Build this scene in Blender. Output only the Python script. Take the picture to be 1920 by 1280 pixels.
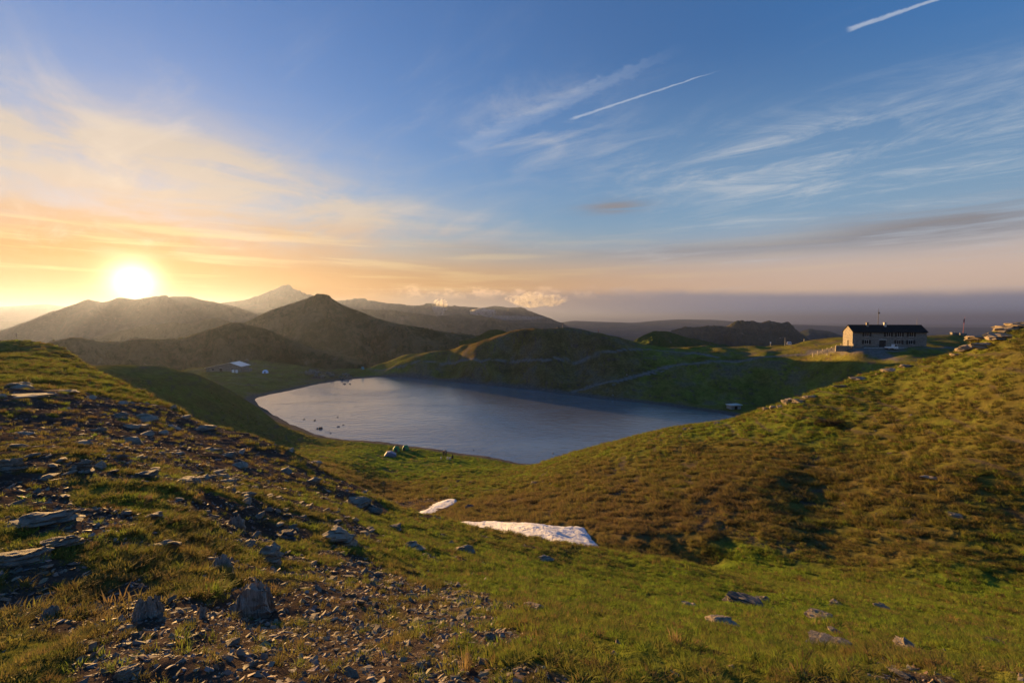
import bpy, bmesh, math, random
import numpy as np
from mathutils import Vector, Matrix, Euler
R = math.radians
scene = bpy.context.scene
COL = scene.collection
for _o in list(bpy.data.objects):
    bpy.data.objects.remove(_o)

# ------------------------------------------------------------------ camera
FPX = 1920 * 16 / 36.0
PITCH = math.atan(40 / FPX)
CAMZ = 30.0                      # lake surface is z = 0
cam_data = bpy.data.cameras.new('camera')
cam_data.lens = 16; cam_data.sensor_width = 36
cam_data.clip_start = 0.1; cam_data.clip_end = 200000
cam = bpy.data.objects.new('camera', cam_data); COL.objects.link(cam)
cam.location = (0, 0, CAMZ); cam.rotation_euler = (math.pi / 2 - PITCH, 0, 0)
scene.camera = cam

# ------------------------------------------------------------------ sun, sky, exposure
SUN_AZ, SUN_EL = R(-39.6), R(3.65)           # azimuth from +Y towards +X
SUN_DIR = Vector((math.sin(SUN_AZ) * math.cos(SUN_EL), math.cos(SUN_AZ) * math.cos(SUN_EL), math.sin(SUN_EL)))
sun_data = bpy.data.lights.new('sun', 'SUN')
sun_data.energy = 5.0; sun_data.angle = R(0.6); sun_data.color = (1.0, 0.57, 0.19)
sun = bpy.data.objects.new('sun', sun_data); COL.objects.link(sun)
sun.rotation_euler = SUN_DIR.to_track_quat('Z', 'Y').to_euler()
sun.location = (-60, 60, 120)

scene.view_settings.view_transform = 'Standard'
scene.view_settings.look = 'None'
scene.view_settings.gamma = 1.0
scene.view_settings.use_curve_mapping = False
scene.view_settings.exposure = 2.25
SKY_STRENGTH = 0.10

world = bpy.data.worlds.new('World'); scene.world = world
world.use_nodes = True
WT = world.node_tree; WT.nodes.clear()

class N:
    """tiny node-expression helper: wraps an output socket of a tree"""
    tree = None
    def __init__(s, sock): s.s = sock
    @staticmethod
    def _in(node, i, v):
        if isinstance(v, N): N.tree.links.new(v.s, node.inputs[i])
        else: node.inputs[i].default_value = v
    @staticmethod
    def m(op, a, b=None, c=None, clamp=False):
        n = N.tree.nodes.new('ShaderNodeMath'); n.operation = op; n.use_clamp = clamp
        N._in(n, 0, a)
        if b is not None: N._in(n, 1, b)
        if c is not None: N._in(n, 2, c)
        return N(n.outputs[0])
    def __add__(s, o): return N.m('ADD', s, o)
    __radd__ = __add__
    def __sub__(s, o): return N.m('SUBTRACT', s, o)
    def __rsub__(s, o): return N.m('SUBTRACT', o, s)
    def __mul__(s, o): return N.m('MULTIPLY', s, o)
    __rmul__ = __mul__
    def __truediv__(s, o): return N.m('DIVIDE', s, o)
    def exp(s): return N.m('EXPONENT', s)
    def clamp(s): return N.m('ADD', s, 0.0, clamp=True)
    def pow(s, p): return N.m('POWER', s, p)
    def step(s, a, b):
        n = N.tree.nodes.new('ShaderNodeMapRange'); n.interpolation_type = 'SMOOTHSTEP'
        N._in(n, 0, s); n.inputs[1].default_value = a; n.inputs[2].default_value = b
        return N(n.outputs[0])
def vec(x, y, z):
    n = N.tree.nodes.new('ShaderNodeCombineXYZ')
    for i, v in enumerate((x, y, z)): N._in(n, i, v)
    return N(n.outputs[0])
def noise(v, scale, detail=4, rough=0.55, dist=0.0, col=False):
    n = N.tree.nodes.new('ShaderNodeTexNoise')
    n.inputs['Scale'].default_value = scale; n.inputs['Detail'].default_value = detail
    n.inputs['Roughness'].default_value = rough; n.inputs['Distortion'].default_value = dist
    if v is not None: N.tree.links.new(v.s, n.inputs['Vector'])
    return N(n.outputs['Color' if col else 'Fac'])
def mix(f, a, b, mode='MIX'):
    n = N.tree.nodes.new('ShaderNodeMix'); n.data_type = 'RGBA'; n.blend_type = mode
    N._in(n, 0, f)
    for i, v in ((6, a), (7, b)):
        if isinstance(v, N): N.tree.links.new(v.s, n.inputs[i])
        else: n.inputs[i].default_value = (*v, 1) if len(v) == 3 else v
    return N(n.outputs[2])

def build_world():
    """clear evening sky with a veil of high cloud, streaks of cirrus, two old vapour trails and a far cloud bank"""
    N.tree = WT
    nd = WT.nodes
    out = nd.new('ShaderNodeOutputWorld'); bg = nd.new('ShaderNodeBackground')
    WT.links.new(bg.outputs[0], out.inputs[0])
    sky = nd.new('ShaderNodeTexSky'); sky.sky_type = 'NISHITA'
    sky.sun_disc = False; sky.sun_elevation = SUN_EL; sky.sun_rotation = SUN_AZ
    sky.altitude = 1800; sky.air_density = 2.0; sky.dust_density = 1.0; sky.ozone_density = 5.0
    G = 1.0 / (SKY_STRENGTH * 2 ** scene.view_settings.exposure)      # photographed brightness -> sky radiance
    def c(r, g, b): return (r * G, g * G, b * G)
    d = N(nd.new('ShaderNodeTexCoord').outputs['Generated'])
    sp = nd.new('ShaderNodeSeparateXYZ'); WT.links.new(d.s, sp.inputs[0])
    x, y, z = (N(o) for o in sp.outputs)
    DEG = 180 / math.pi
    az = N.m('ARCTAN2', x, y) * DEG; el = N.m('ARCSINE', z) * DEG
    dot = x * SUN_DIR.x + y * SUN_DIR.y + z * SUN_DIR.z
    sunang = N.m('ARCCOSINE', N.m('MINIMUM', dot, 1.0)) * DEG
    zc = N.m('MAXIMUM', z, 0.0) + 0.07
    X, Y = x / zc, y / zc                                            # a point on the high cloud deck
    def deck(px, py):
        v = Vector(((px - 960) / FPX, math.cos(PITCH) + (640 - py) / FPX * math.sin(PITCH), -math.sin(PITCH) + (640 - py) / FPX * math.cos(PITCH))).normalized()
        return v.x / (v.z + 0.07), v.y / (v.z + 0.07)
    def angles(px, py):
        v = Vector(((px - 960) / FPX, math.cos(PITCH) + (640 - py) / FPX * math.sin(PITCH), -math.sin(PITCH) + (640 - py) / FPX * math.cos(PITCH))).normalized()
        return math.degrees(math.atan2(v.x, v.y)), math.degrees(math.asin(v.z))
    def blob(px, py, wa, we):
        A, E = angles(px, py)
        u = (az - A) / wa; v = (el - E) / we
        return ((u * u + v * v) * -1.0).exp()
    # streaks run towards the sunset
    t = R(-44); U = X * math.sin(t) + Y * math.cos(t); V = X * math.cos(t) - Y * math.sin(t)
    st = noise(vec(U * 0.34, V, 0.3), 2.0, 9, 0.66, 0.9)
    st2 = noise(vec(U * 0.45, V * 0.8, 4.0), 3.4, 9, 0.68, 1.2)
    soft = noise(vec(X * 0.5, Y * 0.8, 7.0), 0.55, 5, 0.5, 0.3)
    # colour of high cloud: gold low and near the sun, cream above it, pinkish grey away from it
    warm = (sunang * (-1 / 34.0)).exp()
    lowc = mix(sunang.step(8, 92), c(0.58, 0.22, 0.0), c(0.92, 0.62, 0.43))
    midc = mix(sunang.step(12, 75), c(0.60, 0.53, 0.46), c(0.42, 0.50, 0.62))
    cloud = mix(el.step(5.0, 13.5), lowc, midc)
    base = mix(1.0, N(sky.outputs[0]), (1.10 * .33 * G, 0.95 * .33 * G, 1.08 * .33 * G), 'MULTIPLY')
    pale = N.m('SUBTRACT', 1.0, el.step(9, 30)) * sunang.step(25, 75) * 0.65
    base = mix(pale, base, c(0.31, 0.48, 0.66))
    deep = sunang.step(50, 100) * el.step(8, 30) * 0.75
    base = mix(deep, base, c(0.048, 0.205, 0.53))
    haz = N.m('SUBTRACT', 1.0, el.step(3.0, 12.5)) * (warm * 0.3 + 0.75)
    col_ = mix(haz.clamp(), base, cloud)
    bankL = (blob(60, 330, 19, 6.0) + blob(470, 370, 13, 4.5) * 0.9 + blob(-500, 330, 30, 8) + blob(800, 420, 12, 2.5) * 0.6).clamp()
    wisp = noise(vec(az * 0.030, el * 0.13, 5.0), 2.6, 8, 0.6, 0.6)
    a1 = bankL * ((st * 0.35 + soft * 0.3 + wisp * 0.7).step(0.48, 0.86) * 1.15 + 0.10)
    col_ = mix(a1.clamp(), col_, cloud)
    veil = N.m('SUBTRACT', 1.0, el.step(12, 40)) * st.step(0.5, 0.85) * soft.step(0.42, 0.62) * 0.55
    streaks = (blob(1450, 300, 17, 4.2) + blob(1000, 235, 9, 4) * 0.7 + blob(1780, 290, 14, 4) * 0.8).clamp() * (st * 0.45 + st2 * 0.6).step(0.46, 0.72) * 0.7
    col_ = mix((veil + streaks).clamp(), col_, mix(sunang.step(15, 85), c(0.85, 0.74, 0.62), c(0.60, 0.64, 0.68)))
    # flat grey bars low in the sky, lit bars beside the sun
    bars = noise(vec(az * 0.035, el * 0.55, 2.0), 1.5, 6, 0.55, 0.2)
    g = (blob(1150, 388, 3.5, 0.8) + blob(1790, 418, 10, 1.6) + blob(1330, 470, 17, 0.9) * 0.6 + blob(880, 468, 6, 0.7) * 0.5).clamp() * bars.step(0.32, 0.56) * 0.95
    col_ = mix(g, col_, mix(sunang.step(18, 44), c(0.60, 0.41, 0.24), c(0.27, 0.26, 0.28)))
    gold = N.m('SUBTRACT', 1.0, el.step(7, 14)) * el.step(1.5, 4) * bars.step(0.48, 0.68) * warm * 0.6
    col_ = mix(gold.clamp(), col_, c(1.05, 0.78, 0.36))
    # vapour trails
    def trail(p, q, w, s):
        a, b = Vector(deck(*p)), Vector(deck(*q)); L = (b - a).length; tx, ty = (b - a) / L
        al = ((X - a.x) * tx + (Y - a.y) * ty) / L
        ac = (X - a.x) * -ty + (Y - a.y) * tx
        nn = noise(vec(X, Y, 1.0), 22, 4, 0.6)
        ac = ac + (nn - 0.5) * w * 1.2
        wd = (1.0 - al * 0.72) * w
        return N.m('SUBTRACT', 1.0, (N.m('ABSOLUTE', ac) / wd).step(0.2, 1.0)) * al.step(-0.03, 0.05) * N.m('SUBTRACT', 1.0, al.step(0.75, 1.02)) * (nn * 0.8 + 0.4) * s
    tr = trail((1070, 224), (1360, 129), 0.015, 0.5) + trail((870, 280), (1290, 85), 0.11, 0.15) + trail((1590, 56), (1830, -26), 0.020, 0.6)
    col_ = mix(tr.clamp(), col_, c(0.66, 0.70, 0.78))
    # far bank of low cloud along the horizon away from the sun
    lump = noise(vec(az * 0.16, el * 0.35, 0.0), 2.2, 6, 0.62)
    top = 3.75 - az.step(5, 50) * 1.15 + (lump - 0.5) * (2.6 * N.m('SUBTRACT', 1.0, az.step(6, 24)) + 0.55)
    edge = (top - el).step(-0.45, 0.75) * (az.step(-20, -9) * 0.9)
    lit = (top - el).step(1.6, 0.1) * N.m('SUBTRACT', 1.0, az.step(-4, 22)) * lump.step(0.42, 0.6)
    bank = mix(az.step(-12, 30), c(0.36, 0.25, 0.19), mix(el.step(0.2, 2.6), c(0.21, 0.27, 0.42), c(0.27, 0.26, 0.33)))
    bank = mix((lit * 0.9).clamp(), bank, c(1.35, 0.82, 0.45))
    col_ = mix(edge.clamp(), col_, bank)
    # glare of the sun itself
    def glow(r, g_, b_, s, p=1.0):
        k = ((sunang / s).pow(p) * -1.0).exp()
        return vec(k * r * G, k * g_ * G, k * b_ * G)
    for gl in (glow(4.5, 3.6, 2.2, 1.45, 1.6), glow(0.35, 0.12, 0.0, 6.0)):
        col_ = mix(1.0, col_, gl, 'ADD')
    WT.links.new(col_.s, bg.inputs[0])
    bg.inputs[1].default_value = SKY_STRENGTH
    return sky, bg
build_world()

cy = scene.cycles
cy.max_bounces = 5; cy.diffuse_bounces = 2; cy.glossy_bounces = 2; cy.transmission_bounces = 3
cy.transparent_max_bounces = 12; cy.volume_bounces = 0
cy.caustics_reflective = False; cy.caustics_refractive = False
cy.sample_clamp_indirect = 6.0
# ------------------------------------------------------------------ numpy noise
_rng = np.random.RandomState(11)
_PERM = np.concatenate([_rng.permutation(512)] * 3).astype(np.int64)
_GR = np.stack([np.cos(np.linspace(0, 2 * np.pi, 512, endpoint=False)), np.sin(np.linspace(0, 2 * np.pi, 512, endpoint=False))], 1)
def pnoise(x, y):
    xi = np.floor(x).astype(np.int64); yi = np.floor(y).astype(np.int64)
    xf = x - xi; yf = y - yi
    u = xf * xf * xf * (xf * (xf * 6 - 15) + 10); v = yf * yf * yf * (yf * (yf * 6 - 15) + 10)
    def g(ix, iy, dx, dy):
        h = _PERM[(_PERM[ix & 511] + iy) & 511]
        return _GR[h, 0] * dx + _GR[h, 1] * dy
    a = g(xi, yi, xf, yf); b = g(xi + 1, yi, xf - 1, yf)
    c = g(xi, yi + 1, xf, yf - 1); d = g(xi + 1, yi + 1, xf - 1, yf - 1)
    return (a + u * (b - a) + v * ((c + u * (d - c)) - (a + u * (b - a)))) * 1.4
def fbm(x, y, oct=4, gain=0.5):
    t = 0; a = 1; n = 0
    for i in range(oct):
        t = t + a * pnoise(x * 2 ** i + 17.3 * i, y * 2 ** i - 9.1 * i); n += a; a *= gain
    return t / n
def sstep(x, a, b):
    t = np.clip((x - a) / (b - a), 0, 1); return t * t * (3 - 2 * t)

# ------------------------------------------------------------------ photograph geometry -> places on the mountain
def ray(px, py):
    xc = (px - 960) / FPX; yc = (640 - py) / FPX
    return np.array([xc, math.cos(PITCH) + yc * math.sin(PITCH), -math.sin(PITCH) + yc * math.cos(PITCH)])
def at(px, py, D):
    d = ray(px, py); t = D / d[1]
    return np.array([d[0] * t, D, CAMZ + d[2] * t])
def on_level(px, py, z=0.0):
    d = ray(px, py); t = (z - CAMZ) / d[2]
    return np.array([d[0] * t, d[1] * t, z])

CP = []
def col(px, vis, hid=()):
    for py, D in vis: CP.append(at(px, py, D))
    for z, D in hid:
        p = at(px, 600, D); CP.append(np.array([p[0], p[1], CAMZ + z]))
col(0, [(1280, 2.1), (1100, 3.5), (950, 5.8), (850, 9), (760, 16), (700, 32), (668, 58), (654, 78)], [(-9, 95), (-20, 130), (-34, 200), (-60, 330)])
col(120, [(1280, 2.1), (1100, 3.6), (950, 6), (850, 9.5), (770, 17), (715, 32), (680, 50), (656, 72)], [(-9, 84), (-17, 110), (-26, 160), (-40, 240), (-60, 330)])
col(240, [(1280, 2.05), (1100, 3.6), (950, 6.2), (850, 10.5), (780, 20), (742, 31), (722, 40)], [(-9, 50), (-13.5, 70)])
col(240, [(705, 98), (684, 112)], [(-15, 130), (-22, 160), (-30, 220), (-45, 300), (-60, 360)])
col(360, [(1280, 2.05), (1100, 3.7), (950, 6.8), (870, 12), (815, 22), (783, 31)], [(-10.5, 44), (-17, 66)])
col(360, [(765, 92), (720, 105), (697, 116)], [(-19, 135), (-25, 165), (-27, 210), (-26, 250), (-38, 320)])
col(480, [(1280, 2.05), (1150, 3.5), (1000, 7), (900, 13), (850, 19), (822, 25)], [(-11, 35), (-19, 60)])
col(480, [(815, 97), (785, 112), (760, 125)], [(-27.5, 138)])
col(480, [(735, 186), (715, 206), (700, 230), (685, 252), (672, 272)], [(-30, 320), (-45, 370)])
col(600, [(1280, 2.05), (1150, 3.7), (1020, 7.5), (940, 13.5), (900, 19), (880, 23)], [(-13, 34)])
col(600, [(872, 62), (852, 80), (835, 106)])
col(660, [(900, 56), (870, 75), (845, 95)])
col(600, [(712, 226), (700, 240), (690, 254)], [(-33, 300), (-50, 370)])
col(720, [(1280, 2.1), (1150, 3.9), (1050, 8), (980, 15), (950, 20)], [(-12.8, 28), (-19, 44)])
col(720, [(930, 58), (900, 72), (860, 91), (838, 105)])
col(720, [(695, 252), (678, 268)], [(-33, 300), (-50, 370)])
col(840, [(1280, 2.1), (1150, 4.0), (1065, 8.2), (1012, 14), (990, 19)], [(-12.6, 26), (-14.9, 33)])
col(840, [(965, 43), (940, 52), (915, 63), (890, 75), (865, 92)])
col(840, [(700, 237), (680, 246), (665, 250)], [(-28, 290), (-50, 370)])
col(900, [(1004, 29.5), (982, 35.5), (955, 43)])
col(960, [(1280, 2.1), (1150, 4.2), (1080, 8.5), (1040, 13.5), (1014, 18)], [(-12.5, 25)])
col(960, [(1005, 28.5), (982, 35), (955, 42), (920, 55), (895, 68), (878, 84)])
col(960, [(700, 214), (675, 224), (650, 232), (620, 241)], [(-11, 262), (-45, 350)])
col(1080, [(1280, 2.15), (1160, 4.3), (1095, 8.5), (1060, 13.5), (1036, 17.5)], [(-11.6, 22.5)])
col(1080, [(1030, 25), (1000, 30), (960, 36), (920, 45), (880, 57), (850, 75)], [(-28.5, 96)])
col(1080, [(715, 196), (690, 205), (660, 214), (635, 221), (615, 227)], [(-10, 250), (-45, 350)])
col(1200, [(1280, 2.2), (1180, 4.4), (1120, 8.5), (1085, 13), (1060, 17)], [(-11.6, 21.5)])
col(1200, [(1046, 26), (1022, 27), (995, 29.2), (950, 35.5), (900, 44), (860, 53), (816, 69)], [(-24, 88), (-29, 108)])
col(1200, [(740, 171), (715, 182), (690, 192), (665, 204), (651, 212), (644, 222)], [(-20, 260), (-50, 350)])
col(1320, [(1280, 2.25), (1190, 4.3), (1135, 8.3), (1100, 12.8), (1080, 16.3)], [(-11.7, 20.5)])
col(1320, [(1066, 25.2), (1040, 26), (1012, 27.4), (950, 33), (900, 40), (850, 49), (796, 63)], [(-20, 82), (-28, 104)])
col(1320, [(745, 163), (715, 173), (690, 180), (672, 188), (660, 200), (649.5, 218)], [(-18, 250), (-50, 340)])
col(1440, [(1280, 2.3), (1200, 4.2), (1150, 8), (1120, 12), (1104, 15), (1088, 19), (1074, 22)])
col(1440, [(1056, 23.9), (1032, 25), (1000, 27), (950, 31.4), (900, 37.5), (850, 44), (800, 52), (768, 58)], [(-15, 76), (-24, 100), (-29, 122)])
col(1440, [(765, 150), (740, 158), (710, 165), (685, 170), (671, 176), (660, 187), (650, 207), (648.5, 217)], [(-17, 245), (-50, 340)])
col(1560, [(1280, 2.35), (1210, 4.2), (1165, 7.5), (1135, 11.2), (1115, 14.5), (1098, 18), (1078, 21.5)])
col(1560, [(1040, 24.4), (1000, 27.3), (950, 31.8), (900, 36), (850, 41), (790, 48), (720, 57)], [(-11, 73), (-20, 100), (-26, 125)])
col(1560, [(715, 146), (690, 152), (670, 157), (658, 160), (651, 168), (633, 200)], [(-15, 240), (-50, 330)])
col(1680, [(1280, 2.4), (1220, 4.2), (1180, 7), (1150, 10.5), (1130, 14), (1110, 17), (1095, 19.3), (1080, 21.3)])
col(1680, [(1040, 23.6), (1000, 26), (950, 29.2), (900, 32.8), (850, 37), (800, 41.5), (740, 47.5), (687, 53.5)], [(-9, 70), (-15, 95), (-15, 125)])
col(1680, [(655, 149), (650, 154), (645, 165), (634, 195)], [(-13, 230), (-50, 330)])
col(1800, [(1280, 2.45), (1225, 4.2), (1190, 6.8), (1165, 10), (1142, 14), (1122, 17), (1105, 19.3), (1075, 21)])
col(1800, [(1050, 22.3), (1000, 24.8), (950, 27.2), (900, 29.8), (850, 32.8), (800, 36.3), (740, 41), (660, 50)], [(-6, 68), (-11, 95), (-11.5, 130), (-9, 155)])
col(1590, [(650, 153.5)]); col(1640, [(650, 152)]); col(1735, [(650, 150)]); col(1600, [(652, 151.5), (660, 149.5), (673, 147), (690, 143)]); col(1640, [(652, 150), (662, 146), (675, 142), (690, 138)]); col(1680, [(663, 144)]); col(1720, [(653, 147)])
for _p in ((1590, 160), (1660, 160), (1725, 158)): col(_p[0], [], [(-8.9, _p[1])])
col(1800, [(631, 190)], [(-12, 225), (-50, 320)])
col(1920, [(1280, 2.5), (1230, 4.3), (1200, 6.5), (1180, 9), (1165, 12), (1150, 15), (1130, 17.5), (1110, 19), (1090, 20.3)])
col(1920, [(1050, 22), (1000, 24), (950, 26), (900, 28), (850, 30.2), (800, 32.5), (740, 35.7), (680, 39.5), (640, 42.5), (606, 46)], [(-2.5, 70), (-8, 100), (-11, 140), (-9, 175), (-14, 220), (-50, 310)])
col(2300, [(1280, 2.8), (1180, 9), (1120, 15), (1000, 19.5), (850, 24), (740, 29), (640, 34), (560, 40)], [(2.5, 56), (-4, 100), (-10, 150), (-50, 290)])
col(3000, [(1280, 3), (1150, 8), (1000, 14), (800, 21), (560, 33)], [(4, 45), (-3, 70), (-40, 180)])
col(-400, [(1280, 2.3), (950, 5.5), (800, 12), (720, 28), (680, 45)], [(-7, 60), (-20, 110), (-50, 230)])
col(-1100, [(1280, 2.4), (950, 5.0), (800, 11), (740, 22)], [(-9, 40), (-30, 110), (-55, 170)])
for a in range(100, 261, 20):                       # the ground behind the photographer
    for r, z in ((1.2, -1.6), (5, -1.5), (15, -1.6 + 0.6 * math.sin(R(a))), (50, -2 + 2 * math.sin(R(a))), (140, -10), (350, -50)):
        CP.append(np.array([r * math.sin(R(a)), r * math.cos(R(a)), CAMZ + z]))
for a in range(-80, 81, 20):
    CP.append(np.array([1.0 * math.sin(R(a)), 1.0 * math.cos(R(a)), CAMZ - 1.62]))
def crest(pts, back=None, n=2):
    """a ridge line given as (px, py, depth); 'back' drops the ground just behind it"""
    pts = np.array(pts, float)
    for i in range(len(pts)):
        for k in range(n if i < len(pts) - 1 else 1):
            q = pts[i] + (pts[min(i + 1, len(pts) - 1)] - pts[i]) * k / n
            CP.append(at(*q))
            if back:
                p = at(q[0], q[1], q[2]); b = at(q[0], q[1], q[2] * back[0]); CP.append(np.array([b[0], b[1], p[2] - back[1]]))
FORE_CREST = [(30, 646, 80), (80, 648, 77), (140, 663, 68), (180, 690, 52), (300, 755, 35), (420, 805, 27), (540, 846, 24), (660, 915, 21.5), (780, 980, 19.4), (860, 1000, 18.6), (900, 1009, 18.3), (1020, 1025, 17.8), (1140, 1049, 17.2), (1260, 1070, 16.6)]
crest(FORE_CREST, (1.16, 3.0))
crest([(180, 687, 108), (210, 684, 110), (300, 686, 114), (400, 715, 118), (440, 735, 121), (520, 785, 121), (560, 806, 118), (620, 826, 112)], (1.05, 2.2))
crest([(1000, 869, 90), (1140, 833, 75), (1260, 803, 66), (1380, 783, 60.5), (1500, 742, 56.5), (1620, 703, 55), (1740, 672, 52), (1790, 664, 50), (1830, 640, 49), (1880, 614, 47.5)], (1.1, 1.6))
crest([(640, 697, 258), (685, 690, 262), (749, 668, 266), (788, 662, 262), (865, 648, 252), (911, 636, 246), (943, 625, 242), (975, 616, 240), (1001, 614, 236), (1049, 614, 230), (1085, 616, 226), (1124, 622, 223), (1153, 630, 222), (1188, 638, 222)], (1.05, 2.6), 2)
crest([(1245, 649.5, 222), (1330, 649, 218), (1400, 648.5, 217), (1470, 648, 212)], (1.06, 2), 1)
crest([(1487, 646, 205), (1522, 637.5, 200), (1562, 632.5, 198), (1600, 632, 198), (1737, 629, 195), (1785, 629, 190), (1806, 631, 188), (1831, 634, 186)], (1.06, 2), 1)
CP = np.array(CP)

def lp(x, y):
    r = np.sqrt(x * x + y * y) + 1e-6
    return np.stack([x / r, y / r, 0.55 * np.log(r + 0.5)], -1)
_C = lp(CP[:, 0], CP[:, 1])
def _phi(d2): return np.sqrt(d2 + 0.018 ** 2)
def _fit():
    n = len(_C)
    d2 = ((_C[:, None] - _C[None]) ** 2).sum(-1)
    A = _phi(d2) - 0.004 * np.eye(n)
    P = np.concatenate([np.ones((n, 1)), _C], 1)
    M = np.zeros((n + 4, n + 4)); M[:n, :n] = A; M[:n, n:] = P; M[n:, :n] = P.T
    rhs = np.zeros(n + 4); rhs[:n] = CP[:, 2]
    return np.linalg.lstsq(M, rhs, rcond=None)[0]
_W = _fit()
def base_height(x, y):
    q = lp(x, y); out = np.empty(len(q)); n = len(_C)
    for i in range(0, len(q), 20000):
        s = q[i:i + 20000]
        d2 = (s ** 2).sum(1)[:, None] + (_C ** 2).sum(1)[None] - 2 * s @ _C.T
        out[i:i + 20000] = _phi(np.maximum(d2, 0)) @ _W[:n] + _W[n] + s @ _W[n + 1:]
    return out

# ------------------------------------------------------------------ lake outline (on the level z = 0)
_lake_px = [(478, 748), (500, 741), (560, 728), (600, 719.5), (640, 713), (690, 708), (740, 706.5), (800, 711), (860, 717), (960, 727), (1060, 739), (1120, 747), (1180, 753), (1240, 760), (1300, 768), (1370, 778), (1400, 789),
            (1385, 806), (1300, 822), (1200, 845), (1110, 860), (1000, 869), (940, 860), (870, 850), (800, 840), (740, 832), (690, 826), (640, 823), (600, 815), (560, 802), (520, 781), (490, 764)]
_lp = np.array([on_level(*p)[:2] for p in _lake_px])
def smooth_loop(p, k=5):
    n = len(p); out = []
    for i in range(n):
        a, b, c, d = p[i - 1], p[i], p[(i + 1) % n], p[(i + 2) % n]
        for j in range(k):
            t = j / k
            out.append(0.5 * ((2 * b) + (c - a) * t + (2 * a - 5 * b + 4 * c - d) * t * t + (3 * b - a - 3 * c + d) * t ** 3))
    return np.array(out)
LAKE = smooth_loop(_lp)
def poly_sd(x, y, poly):
    """signed distance, negative inside"""
    d = np.full(len(x), 1e9); ins = np.zeros(len(x), bool)
    for i in range(len(poly)):
        a = poly[i - 1]; b = poly[i]; ab = b - a
        t = np.clip(((x - a[0]) * ab[0] + (y - a[1]) * ab[1]) / (ab @ ab + 1e-12), 0, 1)
        d = np.minimum(d, (x - a[0] - t * ab[0]) ** 2 + (y - a[1] - t * ab[1]) ** 2)
        c = ((a[1] > y) != (b[1] > y)) & (x < (b[0] - a[0]) * (y - a[1]) / (b[1] - a[1] + 1e-12) + a[0])
        ins ^= c
    d = np.sqrt(d); return np.where(ins, -d, d)
def line_d(x, y, line):
    d = np.full(len(x), 1e9)
    for a, b in zip(line[:-1], line[1:]):
        ab = b - a
        t = np.clip(((x - a[0]) * ab[0] + (y - a[1]) * ab[1]) / (ab @ ab + 1e-12), 0, 1)
        d = np.minimum(d, (x - a[0] - t * ab[0]) ** 2 + (y - a[1] - t * ab[1]) ** 2)
    return np.sqrt(d)

def lake_sd(x, y):
    sd = np.full(len(x), 50.0)
    m = (x > LAKE[:, 0].min() - 30) & (x < LAKE[:, 0].max() + 30) & (y > LAKE[:, 1].min() - 30) & (y < LAKE[:, 1].max() + 30)
    if m.any(): sd[m] = poly_sd(x[m], y[m], LAKE)
    return sd

def height(x, y, spacing=None, detail=True):
    """ground height of the mountain meadow"""
    z = base_height(x, y)
    r = np.sqrt(x * x + y * y)
    if detail:
        sp = r * 0.0068 if spacing is None else spacing
        n = np.zeros(len(x)); L = 11.0; k = 0
        while L > 0.06:
            amp = 0.030 * L if L > 2 else 0.045 * L
            w = np.clip((L / (sp + 1e-6) - 1.6) / 2, 0, 1) * np.clip(r / (L * 1.2), 0, 1)
            m = w > 0.01
            if m.any():
                v = pnoise(x[m] / L + 31.7 * k, y[m] / L - 12.9 * k)
                if L > 2: v = v * (1 + 1.2 * sstep(r[m], 130, 180))
                if L < 1.3: v = (0.9 - 2.0 * np.abs(v)) * (1 + 0.9 * sstep(r[m], 18, 30))           # hummocks
                n[m] += amp * w[m] * v
            L /= 1.9; k += 1
        z = z + n
    # flatten the pad of the refuge and its yard
    sd = lake_sd(x, y)
    near = sd < 40
    wob = fbm(x[near] / 9, y[near] / 9, 3) * 1.2 + fbm(x[near] / 2.2, y[near] / 2.2, 2) * 0.35
    s = sd[near] + wob * np.clip(1.4 - sd[near] / 20, 0.2, 1)
    zz = np.maximum(z[near], 0.25 + 0.03 * s)
    beach = np.where(s > 0, s * 0.13, s * 0.10)
    k = sstep(s, 0.5, 9.0)
    zz = beach * (1 - k) + zz * k
    z[near] = np.maximum(zz, -3.0)
    return z
def hit(px, py, dmin=1.5, dmax=330):
    """where the line of sight through a pixel of the photograph meets the ground"""
    d = ray(px, py)
    t = np.exp(np.linspace(math.log(dmin), math.log(dmax), 2600)) / d[1]
    X, Y, Z = d[0] * t, d[1] * t, CAMZ + d[2] * t
    h = height(X, Y)
    i = np.argmax(Z <= h)
    if Z[i] > h[i]: i = int(np.argmin(Z - h))
    return Vector((X[i], Y[i], h[i]))
def ground(x, y): return float(height(np.array([float(x)]), np.array([float(y)]))[0])

# ------------------------------------------------------------------ object helpers
def link(o, parent=None):
    COL.objects.link(o)
    if parent is not None: o.parent = parent
    return o
def tag(o, label=None, cat=None, group=None, kind=None):
    if label: o['label'] = label
    if cat: o['category'] = cat
    if group: o['group'] = group
    if kind: o['kind'] = kind
    return o
def np_mesh(name, V, F, mat=None, smooth=True):
    me = bpy.data.meshes.new(name)
    V = np.asarray(V, np.float32); F = np.asarray(F, np.int32); k = F.shape[1]
    me.vertices.add(len(V)); me.vertices.foreach_set('co', V.ravel())
    me.loops.add(F.size); me.loops.foreach_set('vertex_index', F.ravel())
    me.polygons.add(len(F)); me.polygons.foreach_set('loop_start', np.arange(0, F.size, k, dtype=np.int32))
    if smooth: me.polygons.foreach_set('use_smooth', np.ones(len(F), bool))
    me.update(calc_edges=True)
    if mat: me.materials.append(mat)
    return me
def grid_faces(nr, nc, wrap=False):
    i = np.arange(nr - 1)[:, None]; j = np.arange(nc if wrap else nc - 1)[None]
    a = i * nc + j; b = i * nc + (j + 1) % nc
    return np.stack([a, b, b + nc, a + nc], -1).reshape(-1, 4)
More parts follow.
